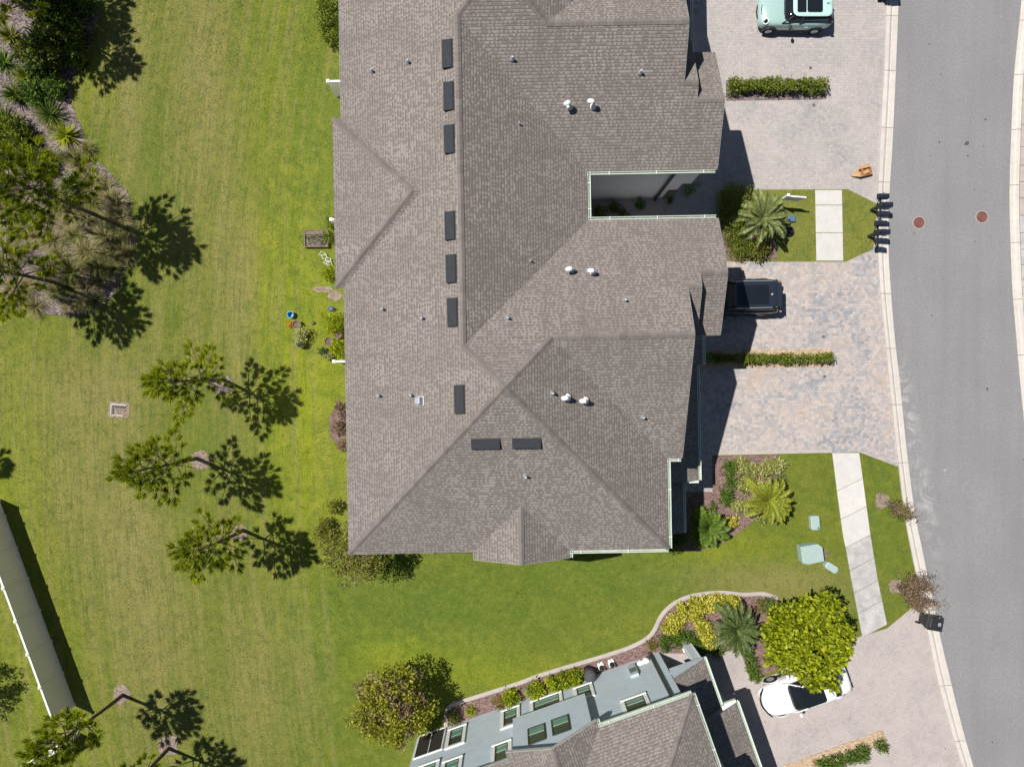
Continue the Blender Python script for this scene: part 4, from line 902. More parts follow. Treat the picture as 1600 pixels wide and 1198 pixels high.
hedge((P2(1098, 561), P2(1294, 560)), .55, .7, G_HEDGE, 'low clipped hedge between the two lower drives, below the dark car')
sheet('gravel_strip', px([(1134, 126), (1290, 126), (1290, 156), (1134, 158)]), .050, M_STRAW)
sheet('gravel_strip', px([(1098, 547), (1298, 545), (1298, 573), (1098, 576)]), .050, M_GRAVEL)
for a in [(1372, 1160, .33, 'lone small dark shrub at the tip of the gravel strip'), (1342, 1172, .42, 'second small dark shrub from the tip of the gravel strip'), (1325, 1178, .36, 'third small dark shrub from the tip of the gravel strip'), (1303, 1185, .42, 'fourth small dark shrub along the gravel strip'), (1284, 1193, .42, 'small dark shrub on the gravel strip cut by the bottom edge')]:
    shrub('boxwood', *a[:3], .4, G_MID, a[3], ln=.09, wd=.05, extra=G_DARK)
# dark shrubs by the courtyard
shrub('round_shrub', 1140, 312, .78, .9, G_HEDGE, 'round clipped shrub in the shade at the mouth of the courtyard', ln=.08, wd=.05)
shrub('round_shrub', 1136, 336, .75, .9, G_HEDGE, 'shaded round shrub just below the one at the courtyard mouth', ln=.08, wd=.05)
shrub('round_shrub', 1142, 366, .62, .8, G_HEDGE, 'half-sunlit round shrub against the garage roof edge', ln=.08, wd=.05)
shrub('round_shrub', 1152, 388, .6, .75, G_HEDGE, 'sunlit round shrub at the lower left foot of the big palm', ln=.08, wd=.05)
shrub('croton_shrub', 1178, 390, .55, .6, G_OLIVE, 'yellow-green shrub right below the big palm', ln=.16, wd=.06)
shrub('potted_shrub', 1072, 300, .3, 1.2, G_MID, 'small shrub in the shaded courtyard beside the stone pier', ln=.1, wd=.05)
sheet('planting_bed', px([(1126, 298), (1170, 298), (1178, 345), (1215, 385), (1212, 406), (1126, 406)]), .056, M_MULCH)

for a in [(938, 334, .34, 'leftmost shaded plant at the inner end of the courtyard'), (958, 325, .30, 'shaded plant, second from the inner end of the courtyard'), (975, 338, .28, 'low shaded plant against the lower side of the courtyard'), (1000, 322, .24, 'small plant half-way along the shaded courtyard'), (1046, 315, .16, 'tiny plant right of the downspout in the courtyard')]: shrub('courtyard_plant', *a[:3], .35, G_MID, a[3], ln=.12, wd=.05)
# palms: every frond a part
def frond_mesh(name, L, n, ll, lw, mat, arch=.35, vee=.5, rise=.55):
    """rachis along +x with leaflets on both sides"""
    t = np.linspace(.12, 1, n); X = L * t * np.cos(rise * (1 - .2 * t)); Z = L * (math.sin(rise) * t - arch * t ** 2.2)
    c = np.stack([X, np.zeros(n), Z], 1); parts = []
    for s in (-1, 1):
        k = 2; C = np.repeat(c, k, 0) + nr.normal(size=(n * k, 3)) * .01; tt = np.repeat(t, k); D = np.stack([.55 + .5 * tt, s * np.ones(n * k), vee * np.ones(n * k) + nr.normal(size=n * k) * .15], 1)
        V, F = leaf_arrays(C, D, np.tile([0, -s * .4, 1.], (n * k, 1)), ll * np.sin(np.clip(tt, .1, .97) * math.pi) ** .55 * nr.uniform(.85, 1.1, n * k), lw); parts.append((V, F, 0))
    q = c[::max(1, n // 7)]; parts.append(tubes_np([([(0, 0, 0)] + list(q), list(np.linspace(.022, .006, len(q) + 1)))], 4) + (1,))
    return mesh_np(name, parts, [mat, G_STEM])
G_STEM = simple('palm_stem', (.22, .24, .09), .7)
def palm(x, y, th, L, nf, mat, label, name='palm_tree', ll=.3, lw=.035, lo=-.35, hi=1.15, nl=26, arch=.42, tr=.17, sc=1.):
    t = thing(name, P(x, y), label, 'palm'); b = MB()
    b.tube([(0, 0, 0), (0, 0, th * .5), (0, 0, th)], [tr * 1.1, tr, tr * .8], 10); b.build('trunk', M_BARK, t)
    ms = [frond_mesh('frond', L, nl, ll, lw, mat, arch * f, rise=.5) for f in (.8, 1., 1.25)]
    for i in range(nf):
        o = link('frond', ms[i % 3], t); f = (i + .5) / nf; el = lo + (hi - lo) * f ** 1.1
        o.rotation_euler = (rnd.uniform(-.25, .25), -el * .8 + .25, i * 2.39996); o.location = (0, 0, th + .05 * f); o.rotation_euler[2] += rnd.uniform(-.18, .18); k = (1. - .28 * f) * rnd.uniform(.78, 1.15) * sc; o.scale = (k, k, k)
    return t
palm(1176, 351, 1.5, 1.75, 38, G_PALM, 'large silvery date palm on the strip of lawn beside the courtyard', ll=.30, lw=.05, nl=30)
palm(1184, 774, 1.5, 1.45, 50, G_PALMY, 'feathery golden-green pygmy palm in the front bed', ll=.26, lw=.045, tr=.06)
palm(1138, 970, 1.4, 1.55, 48, G_PALMD, 'dark feathery palm among the golden shrubs by the blue-grey house', ll=.26, lw=.04, tr=.08, nl=30)
palm(1100, 820, .7, 1.25, 44, G_MID, 'bushy green palm in the front bed beside the shaded house corner', ll=.3, lw=.045, tr=.08, lo=0., hi=1.3)
# front bed
for i, (x, y, r) in enumerate([(1136, 724, .30), (1137, 738, .27), (1138, 750, .3), (1133, 768, .34), (1128, 780, .28)]):
    shrub('green_shrub', x, y, r, .4, G_MID, ['topmost', 'second', 'third', 'fourth', 'lowest'][i] + ' of the dark green shrubs in a column in the front bed', ln=.1, wd=.05)
for i, (x, y, r, w) in enumerate([(1156, 726, .36, 'pale variegated shrub nearest the dark green column'), (1174, 730, .28, 'small pale variegated shrub, second in the top row'), (1188, 737, .28, 'pale variegated shrub, third in the top row'), (1199, 728, .36, 'pale variegated shrub, fourth in the top row of the front bed'), (1211, 726, .33, 'pale variegated shrub at the top right corner of the front bed'), (1165, 744, .34, 'pale variegated shrub in the middle left of the front bed'), (1158, 757, .3, 'low pale shrub over bare mulch, left of the golden palm'), (1172, 756, .3, 'pale shrub touching the golden palm on its upper left'), (1146, 788, .3, 'pale shrub at the left foot of the golden palm'), (1162, 791, .34, 'pale shrub under the golden palm at its lower left'), (1186, 804, .3, 'pale shrub below the golden palm at the lawn edge')]):
    shrub('variegated_shrub', x, y, r, .32, G_VARI, w, ln=.15, wd=.045, density=1.2, extra=G_OLIVE)
shrub('sage_shrub', 1213, 750, .4, .3, G_PALM, 'grey-green low shrub at the right rim of the front bed', ln=.08, wd=.04)
shrub('golden_shrub', 1141, 813, .28, .25, G_YELLOW, 'small golden broad-leaved plant between the two palms of the front bed', ln=.18, wd=.09, density=.7)
shrub('golden_shrub', 1092, 800, .30, .6, G_BRIGHT, 'yellow-tipped shrub at the upper left of the bushy green palm', ln=.15, wd=.05)
shrub('golden_shrub', 1090, 842, .30, .45, G_BRIGHT, 'yellow-tipped shrub at the lower left of the bushy green palm', ln=.15, wd=.05)
shrub('green_shrub', 1112, 788, .22, .3, G_MID, 'small green shrub above the bushy green palm', ln=.1, wd=.04)
for a in [(1060, 838, .4, 'shaded green shrub in the dark corner by the porch'), (1050, 852, .38, 'shaded shrub under the corner gutter')]: shrub('green_shrub', *a[:3], .35, G_MID, a[3], ln=.1, wd=.05)
# bed of the blue-grey house
pos = ['lowest left', 'second up the curve', 'left, beside the edging', 'top left inside the curve', 'inner, left of the dark palm', 'along the top of the curve', 'topmost on the curve', 'right of the topmost', 'at the right end of the curve', 'above the dark palm', 'inner one, half-way down', 'inner one, below half-way', 'innermost, by the walk']
for i, (x, y, r) in enumerate([(1045, 978, .36), (1053, 968, .4), (1066, 952, .4), (1086, 943, .4), (1083, 957, .36), (1102, 941, .36), (1115, 937, .36), (1129, 934, .36), (1144, 939, .36), (1151, 947, .3), (1094, 973, .36), (1101, 986, .38), (1105, 998, .36)]):
    shrub('golden_shrub', x, y, r, .35, G_YELLOW, 'golden-leaved shrub in the curved bed, ' + pos[i], ln=.11, wd=.085, density=1.25, extra=G_BRIGHT)
for i, (x, y, r, w) in enumerate([(1037, 1001, .38, 'dark green shrub nearest the red flowers'), (1056, 996, .4, 'dark green shrub above the white porch column'), (1073, 992, .36, 'dark green shrub below the golden ones'), (1084, 1003, .34, 'dark green shrub right of the porch column'), (1093, 1012, .34, 'dark green shrub at the shaded end of the row'), (1116, 1014, .34, 'dark green shrub beside the top of the paver walk'), (1166, 1016, .3, 'dark green shrub at the top of the walk-side hedge'), (1170, 1030, .3, 'dark green shrub half-way down the walk-side hedge'), (1174, 1043, .3, 'dark green shrub low on the walk-side hedge'), (1178, 1053, .28, 'last dark green shrub of the walk-side hedge, by the drive')]):
    shrub('green_shrub', x, y, r, .38, G_MID, w, ln=.1, wd=.045, extra=G_DARK)
shrub('flower_bush', 1017, 1004, .26, .3, G_OLIVE, 'small bush with orange flowers next to the downspout', cat='flowers', ln=.08, wd=.05, extra=G_ORANGE)
shrub('flower_bush', 778, 1094, .28, .3, G_OLIVE, 'red-flowering bush at the left end of the house bed', cat='flowers', ln=.08, wd=.05, extra=G_RED)
for i, (x, y, r, w) in enumerate([(797, 1085, .42, 'yellow-green bush beside the red flowers'), (836, 1073, .44, 'yellow-green bush, second along the house wall'), (866, 1063, .36, 'yellow-green bush, third along the house wall'), (882, 1058, .42, 'yellow-green bush, fourth along the house wall'), (898, 1052, .36, 'yellow-green bush next to the grey bin lid')]):
    shrub('croton_shrub', x, y, r, .45, G_BRIGHT, w, ln=.16, wd=.06, extra=G_MID)
shrub('small_shrub', 708, 1118, .36, .35, G_OLIVE, 'small olive shrub at the far left tip of the edged bed', ln=.1, wd=.05)
shrub('small_shrub', 736, 1108, .22, .25, G_BRIGHT, 'tiny yellow-green plant alone on the mulch', ln=.12, wd=.05)
shrub('small_shrub', 1186, 944, .4, .3, G_OLIVE, 'sparse olive shrub right of the dark palm', ln=.09, wd=.04, density=.6, extra=G_RUST)
shrub('small_shrub', 1200, 940, .4, .3, G_MID, 'low green shrub at the end of the edging', ln=.1, wd=.04, density=.6)
# along the left wall of the big house
for a in [(516, 18, .5, .6, G_HEDGE, 'yellow-green bush at the house wall, top edge of the picture'), (517, 42, .5, .6, G_HEDGE, 'yellow-green bush at the house wall, second from the top'), (520, 64, .4, .5, G_HEDGE, 'yellow-green bush at the house wall, third from the top'),
          (518, 372, .3, .4, G_HEDGE, 'green plants between the planter and the wall'), (519, 350, .26, .4, G_HEDGE, 'small green plant above the planter by the wall'), (519, 428, .38, .5, G_BRIGHT, 'bright green bush at the wall below the white chairs'), (526, 504, .50, .6, G_BRIGHT, 'bright green bush by the wall, above the pots'), (532, 548, .42, .5, G_BRIGHT, 'bright green bush by the wall, below the pots'),
          (535, 640, .35, .4, G_RUST, 'reddish twiggy shrub against the wall'), (534, 668, .36, .35, G_RUST, 'second reddish twiggy shrub against the wall'), (538, 695, .3, .35, G_RUST, 'third reddish twiggy shrub against the wall'), (524, 790, .35, .4, G_OLIVE, 'brownish shrub up the wall from the corner tree'), (512, 826, .55, .5, G_OLIVE, 'olive brown shrub left of the corner tree')]:
    shrub('wall_shrub', a[0], a[1], a[2], a[3], a[4], a[5], ln=.13, wd=.06)
# saplings on the verge, leaning in the breeze, sparse brown crowns
def sapling(x, y, h, lean, r, n, label, mats):
    t = thing('crape_myrtle', P(x, y), label, 'tree'); segs = []; tips = []
    for i in range(n):
        a = nr.uniform(0, 6.28); s = nr.uniform(.3, 1) * r; e = np.array([lean[0] + math.cos(a) * s, lean[1] + math.sin(a) * s, h * nr.uniform(.75, 1)]); m = e * [.45, .45, .5] + nr.normal(size=3) * .05
        segs.append(([(0, 0, 0), m, e], [.022, .015, .006]));
        for k in range(5): q = e * (1 - .1 * k) + nr.normal(size=3) * r * .28; segs.append(([e * (1 - .12 * k) * [1, 1, 1], q], [.007, .004])); tips.append(q); tips.append(e * (1 - .07 * k))
    link('trunk', mesh_np('trunk', [tubes_np(segs, 4) + (0,)], [M_BARKG]), t); T = np.array(tips); C = np.repeat(T, 12, 0) + nr.normal(size=(len(T) * 12, 3)) * .12
    V, F = leaf_arrays(C, rdir(len(C), .2), rdir(len(C), .4), .11, .045); k = len(F) // 3
    link('crown', mesh_np('crown', [(V[:4 * k], F[:k], 0), (V[4 * k:], F[k:] - 4 * k, 1)], mats), t); return t
sapling(1379, 783, 1.5, (.55, -.35), .38, 9, 'thin bare sapling on the verge beside the kerb', [G_OLIVE, G_RUST])
sapling(1399, 915, 2.2, (.45, .12), .85, 24, 'larger brown-leaved sapling reaching over the kerb above the blue bin', [G_RUST, G_RUST])

# stray tufts in the lawn: real blades, uncountable
n = 130000; X = nr.uniform(-27.5, 13, n); Y = nr.uniform(-20.5, 20.5, n); keep = np.ones(n, bool)
def inpoly(X, Y, pts):
    r_ = np.zeros(len(X), bool); m = len(pts)
    for i in range(m):
        (x0, y0), (x1, y1) = pts[i], pts[(i + 1) % m]; c = ((y0 > Y) != (y1 > Y)) & (X < (x1 - x0) * (Y - y0) / (y1 - y0 + 1e-12) + x0); r_ ^= c
    return r_
for poly in ([(-7.6, -7.3), (6.6, -7.6), (9.5, -6), (14, 22), (-8, 22)],): keep &= ~inpoly(X, Y, poly)
for L_ in (bed_left, bed_s, bed_front, [(540, 1300), (690, 1120), (1020, 1020), (1440, 940), (1600, 1300)]): keep &= ~inpoly(X, Y, px(L_))
dens = .5 + .5 * np.sin(X * 1.3 + np.sin(Y * .7) * 2) * np.sin(Y * .9 + 1.7); keep &= nr.random(n) < .25 + .75 * dens
X, Y = X[keep], Y[keep]; C = np.repeat(np.stack([X, Y, np.zeros(len(X))], 1), 2, 0); C[:, :2] += nr.normal(size=(len(C), 2)) * .04
V, F = leaf_arrays(C, unit(nr.normal(size=C.shape) * [1, 1, .2] + [0, 0, .45]), np.tile([0, 0, 1.], (len(C), 1)) + nr.normal(size=C.shape) * .3, nr.uniform(.04, .075, len(C)), .028)
me = mesh_np('lawn_tufts', [(V, F, 0)], [M_TURF]); me.color_attributes.new('turf', 'FLOAT_COLOR', 'POINT').data.foreach_set('color', turf(V[:, 0], V[:, 1]).ravel())
tag(link('lawn_tufts', me), kind='stuff')
# ------------------------------------------------------------------ fences
def fence(points, z, label, ends=True, postw=.13):
    """vinyl privacy fence through the given top points; boards are pieces"""
    t = thing('privacy_fence', (points[0][0], points[0][1], 0), label, 'fence'); O = Vector((points[0][0], points[0][1], 0))
    for i, p in enumerate(points):
        b = MB(); x, y = p[0] - O.x, p[1] - O.y; b.box((x - postw / 2, y - postw / 2, 0), (x + postw / 2, y + postw / 2, z + .04)); po = b.build('post', M_FENCE, t)
        b = MB(); k = postw / 2 + .02; b.add([(x - k, y - k, z + .04), (x + k, y - k, z + .04), (x + k, y + k, z + .04), (x - k, y + k, z + .04), (x, y, z + .11)] + [(x - k, y - k, z + .02), (x + k, y - k, z + .02), (x + k, y + k, z + .02), (x - k, y + k, z + .02)], [(0, 1, 4), (1, 2, 4), (2, 3, 4), (3, 0, 4), (5, 6, 1, 0), (6, 7, 2, 1), (7, 8, 3, 2), (8, 5, 0, 3)]); b.build('cap', M_WHITE, po)
    for a, c in zip(points[:-1], points[1:]):
        A, C = Vector((a[0] - O.x, a[1] - O.y)), Vector((c[0] - O.x, c[1] - O.y)); d = (C - A); L = d.length; d.normalize(); nn = Vector((-d.y, d.x)); A = A + d * postw / 2; L -= postw
        for z0, z1, w in ((z - .13, z, .045), (.05, .19, .045)):
            b = MB(); b.prism([tuple(A - nn * w), tuple(A + d * L - nn * w), tuple(A + d * L + nn * w), tuple(A + nn * w)], z0, z1); b.build('rail', M_WHITE if z1 > 1 else M_FENCE, t)
        nb = max(2, round(L / .28)); wb = L / nb
        for k in range(nb):
            b = MB(); s, e = A + d * (k * wb + .003), A + d * ((k + 1) * wb - .003); w = .018; b.prism([tuple(s - nn * w), tuple(e - nn * w), tuple(e + nn * w), tuple(s + nn * w)], .19, z - .13); b.build('board', M_FENCE, t)
    return t
FP = [P2(5.5 + 19 * k, 919 + 51.5 * k, 1.83) for k in (-2.5, -2, -1, 0, 1, 2, 3, 4)]
fence(FP, 1.83, 'long white vinyl privacy fence running down the left edge of the lawn')
fence([P2(-130, 838, 1.83), P2(-46, 789, 1.83)], 1.83, 'short return of white vinyl fence outside the left edge')
fence([P2(88, 1174, 1.83), P2(34, 1205, 1.83), P2(-20, 1236, 1.83)], 1.83, 'white vinyl fence in the bottom left corner, half under the pine')
fence([P2(512.5, 127, 1.83), P2(560, 126, 1.83)], 1.83, 'white divider panel sticking out of the house wall, uppermost')
fence([P2(517.5, 343, 1.83), P2(560, 342, 1.83)], 1.83, 'white divider of which only the post shows, above the planter')
fence([P2(522, 564.5, 1.83), P2(565, 564, 1.83)], 1.83, 'white divider panel sticking out of the house wall, below the pots')

# ------------------------------------------------------------------ cars (front to +x)
def paint(name, col, rough=.28, metal=0.):
    m = NT(name, rough, .5); m.b.inputs['Metallic'].default_value = metal; m.b.inputs['Coat Weight'].default_value = .8; m.b.inputs['Coat Roughness'].default_value = .06
    m.col(m.ramp(m.noise(m.coord(), 3., 3), [(.3, tuple(x * .95 for x in col)), (.7, col)])); return m.m
def loft(rings, mats, name, parent, mi=None, closed=True, sub=2):
    b = MB(); n = len(rings[0]); V = [p for r in rings for p in r]; F = []; MI = []
    for i in range(len(rings) - 1):
        for k in range(n):
            a, c = i * n + k, i * n + (k + 1) % n; F.append((a, c, c + n, a + n)); MI.append(mi(i, k) if mi else 0)
    F.append(tuple(range(n))[::-1]); MI.append(mi(0, 0) if mi else 0); F.append(tuple((len(rings) - 1) * n + k for k in range(n))); MI.append(mi(len(rings) - 2, 0) if mi else 0)
    b.v = V; b.f = F; b.mi = MI; o = b.build(name, mats, parent, True)
    if sub: s = o.modifiers.new('sub', 'SUBSURF'); s.levels = sub; s.render_levels = sub
    return o
def rrect(x0, x1, w, z, k=.25, fr=1., rr=1., n=5, dz=0.):
    """rounded plan outline; fr / rr bow the front and the rear edge"""
    pts = []; r = min(w, (x1 - x0) / 2) * k
    for cx, cy, a0, bow in ((x1 - r, w - r, 0, fr), (x0 + r, w - r, 90, rr), (x0 + r, -w + r, 180, rr), (x1 - r, -w + r, 270, fr)):
        for i in range(n):
            a = R(a0 + 90 * i / (n - 1)); x = cx + r * math.cos(a); y = cy + r * math.sin(a)
            pts.append((x, y, z))
    out = []
    for x, y, z_ in pts:
        f = 1 - (abs(y) / w) ** 2 if w else 0; mid = (x0 + x1) / 2
        out.append((x + (fr * f if x > mid else -rr * f), y, z_ + dz * (1 - (y / w) ** 2)))
    return out
def car(label, cat, loc, rz, L, Wd, paintm, roofm, prm, name='parked_car'):
    t = thing(name, loc, label, cat, rz=rz); g = prm; hw = Wd / 2
    # body: outline rings stacked in height, bonnet and tail lower than the waist
    def body_ring(x):
        pass
    st = g['stations']   # (x, halfwidth factor, top z)
    rings = []
    for x, wf, zt, zb in st:
        w = hw * wf; zm = (zb + zt) / 2
        half = [(0, zb), (w * .8, zb), (w * .97, zb + .08), (w, zm - .05), (w * .985, zt - .20), (w * .93, zt - .06), (w * .72, zt), (w * .35, zt + .03), (0, zt + .04)]
        ring_ = [(x, y, z) for y, z in half] + [(x, -y, z) for y, z in half[-2:0:-1]]
        rings.append(ring_)
    loft(rings, [paintm], 'body', t)
    # cabin
    c = g['cabin']; wb_, wt_ = hw * c['wb'], hw * c['wt']
    R0 = rrect(c['x0'], c['x1'], wb_, c['zb'], c.get('k', .35), c['fb'], c['rb']); R1 = rrect(c['x0'] + c['rs'] * .5, c['x1'] - c['fs'] * .5, (wb_ + wt_) / 2 + .01, (c['zb'] + c['zt']) / 2, c.get('k', .35), c['fb'], c['rb'])
    R2 = rrect(c['x0'] + c['rs'], c['x1'] - c['fs'], wt_, c['zt'], c.get('k', .35), c['fb'] * .8, c['rb'] * .8)
    loft([R0, R1, R2], [M_GLASS], 'greenhouse', t, sub=1)
    e = .03; xr0, xr1 = c['x0'] + c['rs'] - e, c['x1'] - c['fs'] + e
    R3 = rrect(xr0, xr1, wt_ + .035, c['zt'] - .035, c.get('k', .35), c['fb'] * .8, c['rb'] * .8); R4 = rrect(xr0 + .01, xr1 - .01, wt_ + .02, c['zt'] + .015, c.get('k', .35), c['fb'] * .8, c['rb'] * .8)
    R5 = rrect(xr0 + .12, xr1 - .12, wt_ - .12, c['zt'] + .045, .5, c['fb'] * .7, c['rb'] * .7, dz=.02)
    rf = loft([R3, R4, R5], [roofm], 'roof', t, sub=2)
    # pillars
    for s in (-1, 1):
        b = MB(); zr = c['zt'] - .01
        b.tube([(c['x1'] - .03, s * wb_ * .96, c['zb'] - .02), (c['x1'] - c['fs'] * .5, s * ((wb_ + wt_) / 2 - .0), (c['zb'] + c['zt']) / 2), (c['x1'] - c['fs'] + .02, s * wt_ * .97, zr)], .035, 6); b.build('pillar', g.get('pillm', paintm), t, True); b = MB()
        b.tube([(c['x0'] + .10, s * wb_ * .95, c['zb'] - .02), (c['x0'] + c['rs'] * .6, s * ((wb_ + wt_) / 2 - .02), (c['zb'] + c['zt']) / 2 + .03), (c['x0'] + c['rs'] + .04, s * wt_ * .96, zr)], g.get('cp', .06), 6)
        b.build('pillar', g.get('pillm', paintm), t, True)
        b = MB(); xm = g['xb']; b.tube([(xm, s * (wb_ + .002), c['zb']), (xm - .04, s * (wt_ + .01), zr)], .03, 6); b.build('pillar', M_DARK, t)
        # mirror
        b = MB(); b.lathe([(.02, -.07), (.10, -.06), (.12, 0), (.09, .07), (.02, .085)], (0, 0, 0), 10); mm = b.build('mirror', g.get('mirm', paintm), t, True); mm.location = (c['x1'] - g.get('mo', .55), s * (hw + .12), c['zb'] + .06); mm.scale = (.7, 1.15, .9)
        b = MB(); b.tube([(0, -s * .16, -.05), (0, 0, -.03)], .025, 6); b.build('arm', M_BLACKP, mm)
        # rubber sill
        b = MB(); b.box((-L * .30, s * hw * .985 - .02, .22), (L * .28, s * hw * .985 + .02, .34)); b.build('sill', M_BLACKP, t)
        # door handles
        for xh in g['handles']: b = MB(); b.box((xh - .09, s * (hw * .985) - .012, c['zb'] - .20), (xh + .09, s * (hw * .985) + .028, c['zb'] - .165)); b.build('door_handle', g.get('handm', paintm), t)
    # wheels
    for xw in g['axles']:
        for s in (-1, 1):
            wr = g['wr']; b = MB(); b.lathe([(wr * .6, -.1), (wr * .97, -.09), (wr, -.03), (wr, .05), (wr * .95, .1), (wr * .62, .1)], n=24); w = b.build('wheel', M_RUBBER, t, True); w.rotation_euler = (-s * math.pi / 2, 0, 0); w.location = (xw, s * (hw - .085), wr)
            b = MB(); b.lathe([(wr * .64, .02), (wr * .64, .096), (wr * .58, .104)], n=20)
            for k in range(5):
                a = k * 1.2566; b.box((wr * .08, -.028, .07), (wr * .6, .028, .10), rz=a, c=(0, 0))
            b.lathe([(.06, .02), (.06, .108)], n=10); b.build('rim', M_PIPE, w)
            # arch lip
            b = MB(); pts = [(xw + (wr + .055) * math.cos(R(a)), s * (hw * .99), wr + (wr + .055) * math.sin(R(a))) for a in range(0, 181, 20)]; b.tube(pts, g.get('archr', .03), 6); b.build('wheel_arch', g.get('archm', M_BLACKP), t, True)
            b = MB(); b.lathe([(.01, 0), (wr + .04, 0), (wr + .04, .03), (.01, .03)], n=20); q = b.build('wheel_well', M_BLACKP, t); q.rotation_euler = (-s * math.pi / 2, 0, 0); q.location = (xw, s * (hw * .99 - .03), wr + .01)
    return t
TEAL = paint('teal_paint', (.33, .49, .465), .3); NAVY = paint('dark_blue_paint', (.020, .026, .038), .25); WHITEP = paint('white_paint', (.76, .77, .78), .3); TEALR = paint('pale_teal_roof', (.46, .68, .64), .3)
# small teal hatchback, nose to the house
mini = dict(stations=[(-1.91, .62, .78, .42), (-1.88, .80, .92, .32), (-1.72, .93, .98, .24), (-1.2, 1., 1.0, .2), (-.3, 1., 1.0, .2), (.55, 1., .98, .2), (.95, .98, .96, .2), (1.35, .95, .92, .22), (1.68, .87, .84, .26), (1.86, .72, .72, .32), (1.91, .55, .62, .40)],
            cabin=dict(x0=-1.82, x1=.78, zb=.93, zt=1.40, wb=.90, wt=.72, fs=.50, rs=.22, fb=.16, rb=.05, k=.38), xb=-.15, handles=[-.55], axles=[-1.17, 1.24], wr=.30, archr=.055, pillm=M_BLACKP, mirm=M_BLACKP, mo=.42)
t = car('small teal two-door hatchback with a dark glass roof, parked at the top edge', 'car', (14.66, 19.27, .03), math.pi, 3.82, 1.73, TEAL, TEALR, mini)
b = MB(); b.prism([(x, y) for x, y, z in rrect(-1.10, -.33, .44, 0, .25, .0, .02)], 1.43, 1.478); b.build('sunroof', M_GLASS, t)
b = MB(); b.prism([(x, y) for x, y, z in rrect(-.28, .16, .44, 0, .25, .04, 0.)], 1.43, 1.476); b.build('sunroof', M_GLASS, t)
for s in (-1, 1):
    b = MB(); b.lathe([(.155, 0), (.165, .03), (.14, .06), (.02, .075)], n=18); o = b.build('headlight', M_PVC, t, True); o.location = (1.52, s * .60, .80); o.rotation_euler = (0, R(32), 0)
    b = MB(); b.lathe([(.10, .05), (.105, .082), (.03, .09)], n=16); b.build('lens', M_GLASS, o)
    b = MB(); b.box((-1.89, s * .60 - .06, .62), (-1.83, s * .60 + .06, .86)); b.build('tail_light', M_BROWN, t)
b = MB(); b.tube([(1.80, -.50, .60), (1.93, -.25, .60), (1.96, 0, .60), (1.93, .25, .60), (1.80, .50, .60)], .035, 6); b.build('grille_bar', M_BLACKP, t)
b = MB(); b.tube([(1.62, -.45, .80), (1.75, -.22, .82), (1.78, 0, .83), (1.75, .22, .82), (1.62, .45, .80)], .018, 6); b.build('bonnet_seam', M_BLACKP, t)
b = MB(); b.box((-1.40, -.02, 1.45), (-1.33, .02, 1.50)); b.tube([(-1.38, 0, 1.48), (-1.50, 0, 1.60)], .008, 5); b.build('aerial', M_BLACKP, t)
# dark estate with roof rails
suv = dict(stations=[(-2.25, .66, .80, .45), (-2.22, .84, .98, .34), (-2.0, .95, 1.04, .26), (-1.3, 1., 1.06, .22), (0, 1., 1.06, .22), (.8, 1., 1.04, .22), (1.3, .97, 1.02, .24), (1.8, .93, .96, .26), (2.1, .82, .86, .32), (2.22, .62, .72, .42)],
           cabin=dict(x0=-2.08, x1=1.05, zb=1.0, zt=1.60, wb=.92, wt=.70, fs=.72, rs=.34, fb=.14, rb=.06, k=.26), xb=-.2, handles=[-.65, .35], axles=[-1.35, 1.38], wr=.34, pillm=NAVY, mo=.35)
t = car('dark blue-black estate car with roof rails, half under the garage roof', 'car', (11.62, 4.47, .03), R(181), 4.5, 1.86, NAVY, NAVY, suv)
for s in (-1, 1):
    b = MB(); b.tube([(-1.55, s * .66, 1.63), (-1.45, s * .67, 1.70), (-.2, s * .68, 1.71), (.2, s * .67, 1.69), (.3, s * .66, 1.63)], .022, 6); b.build('roof_rail', M_PIPE, t, True)
b = MB(); b.prism([(x, y) for x, y, z in rrect(-1.35, .20, .48, 0, .12, 0, 0)], 1.62, 1.672); b.build('glass_roof', M_GLASS, t)
b = MB(); b.lathe([(.05, 0), (.03, .05), (.01, .12)], n=8); o = b.build('aerial', M_PVC, t); o.location = (-1.52, 0, 1.64)
b = MB(); b.prism([(x, y) for x, y, z in rrect(-2.02, -1.78, .60, 0, .3, 0, .04)], 1.56, 1.60); b.build('spoiler', NAVY, t)
for s in (-1, 1): b = MB(); b.box((-2.24, s * .72 - .1, .78), (-2.12, s * .72 + .12, .95)); b.build('tail_light', M_BROWN, t)
# white saloon, nose to the house
sed = dict(stations=[(-2.33, .62, .78, .45), (-2.30, .82, .92, .34), (-2.05, .94, 1.0, .26), (-1.4, 1., 1.0, .2), (0, 1., .98, .2), (.7, 1., .95, .2), (1.2, .98, .90, .2), (1.75, .92, .82, .22), (2.1, .78, .72, .28), (2.28, .58, .58, .36), (2.33, .42, .52, .40)],
           cabin=dict(x0=-1.95, x1=1.08, zb=.90, zt=1.38, wb=.90, wt=.66, fs=.80, rs=.70, fb=.16, rb=.06, k=.32), xb=-.15, handles=[-.6, .4], axles=[-1.42, 1.42], wr=.34, archm=WHITEP, archr=.025, mo=.42)
t = car('white saloon with a dark glass roof, half hidden by the bright tree', 'car', (15.16, -15.86, .03), R(199.5), 4.66, 1.85, WHITEP, WHITEP, sed)
b = MB(); b.prism([(x, y) for x, y, z in rrect(-.72, .34, .54, 0, .2, .10, .04)], 1.37, 1.452); b.build('glass_roof', M_GLASS, t)
for s in (-1, 1):
    b = MB(); b.tube([(2.02, s * .78, .70), (2.14, s * .60, .66), (2.22, s * .42, .62)], [.03, .05, .04], 8); b.build('headlight', M_GLASS, t, True)
    b = MB(); b.box((-2.30, s * .62 - .14, .80), (-2.2, s * .62 + .14, .90)); b.build('tail_light', M_BROWN, t)
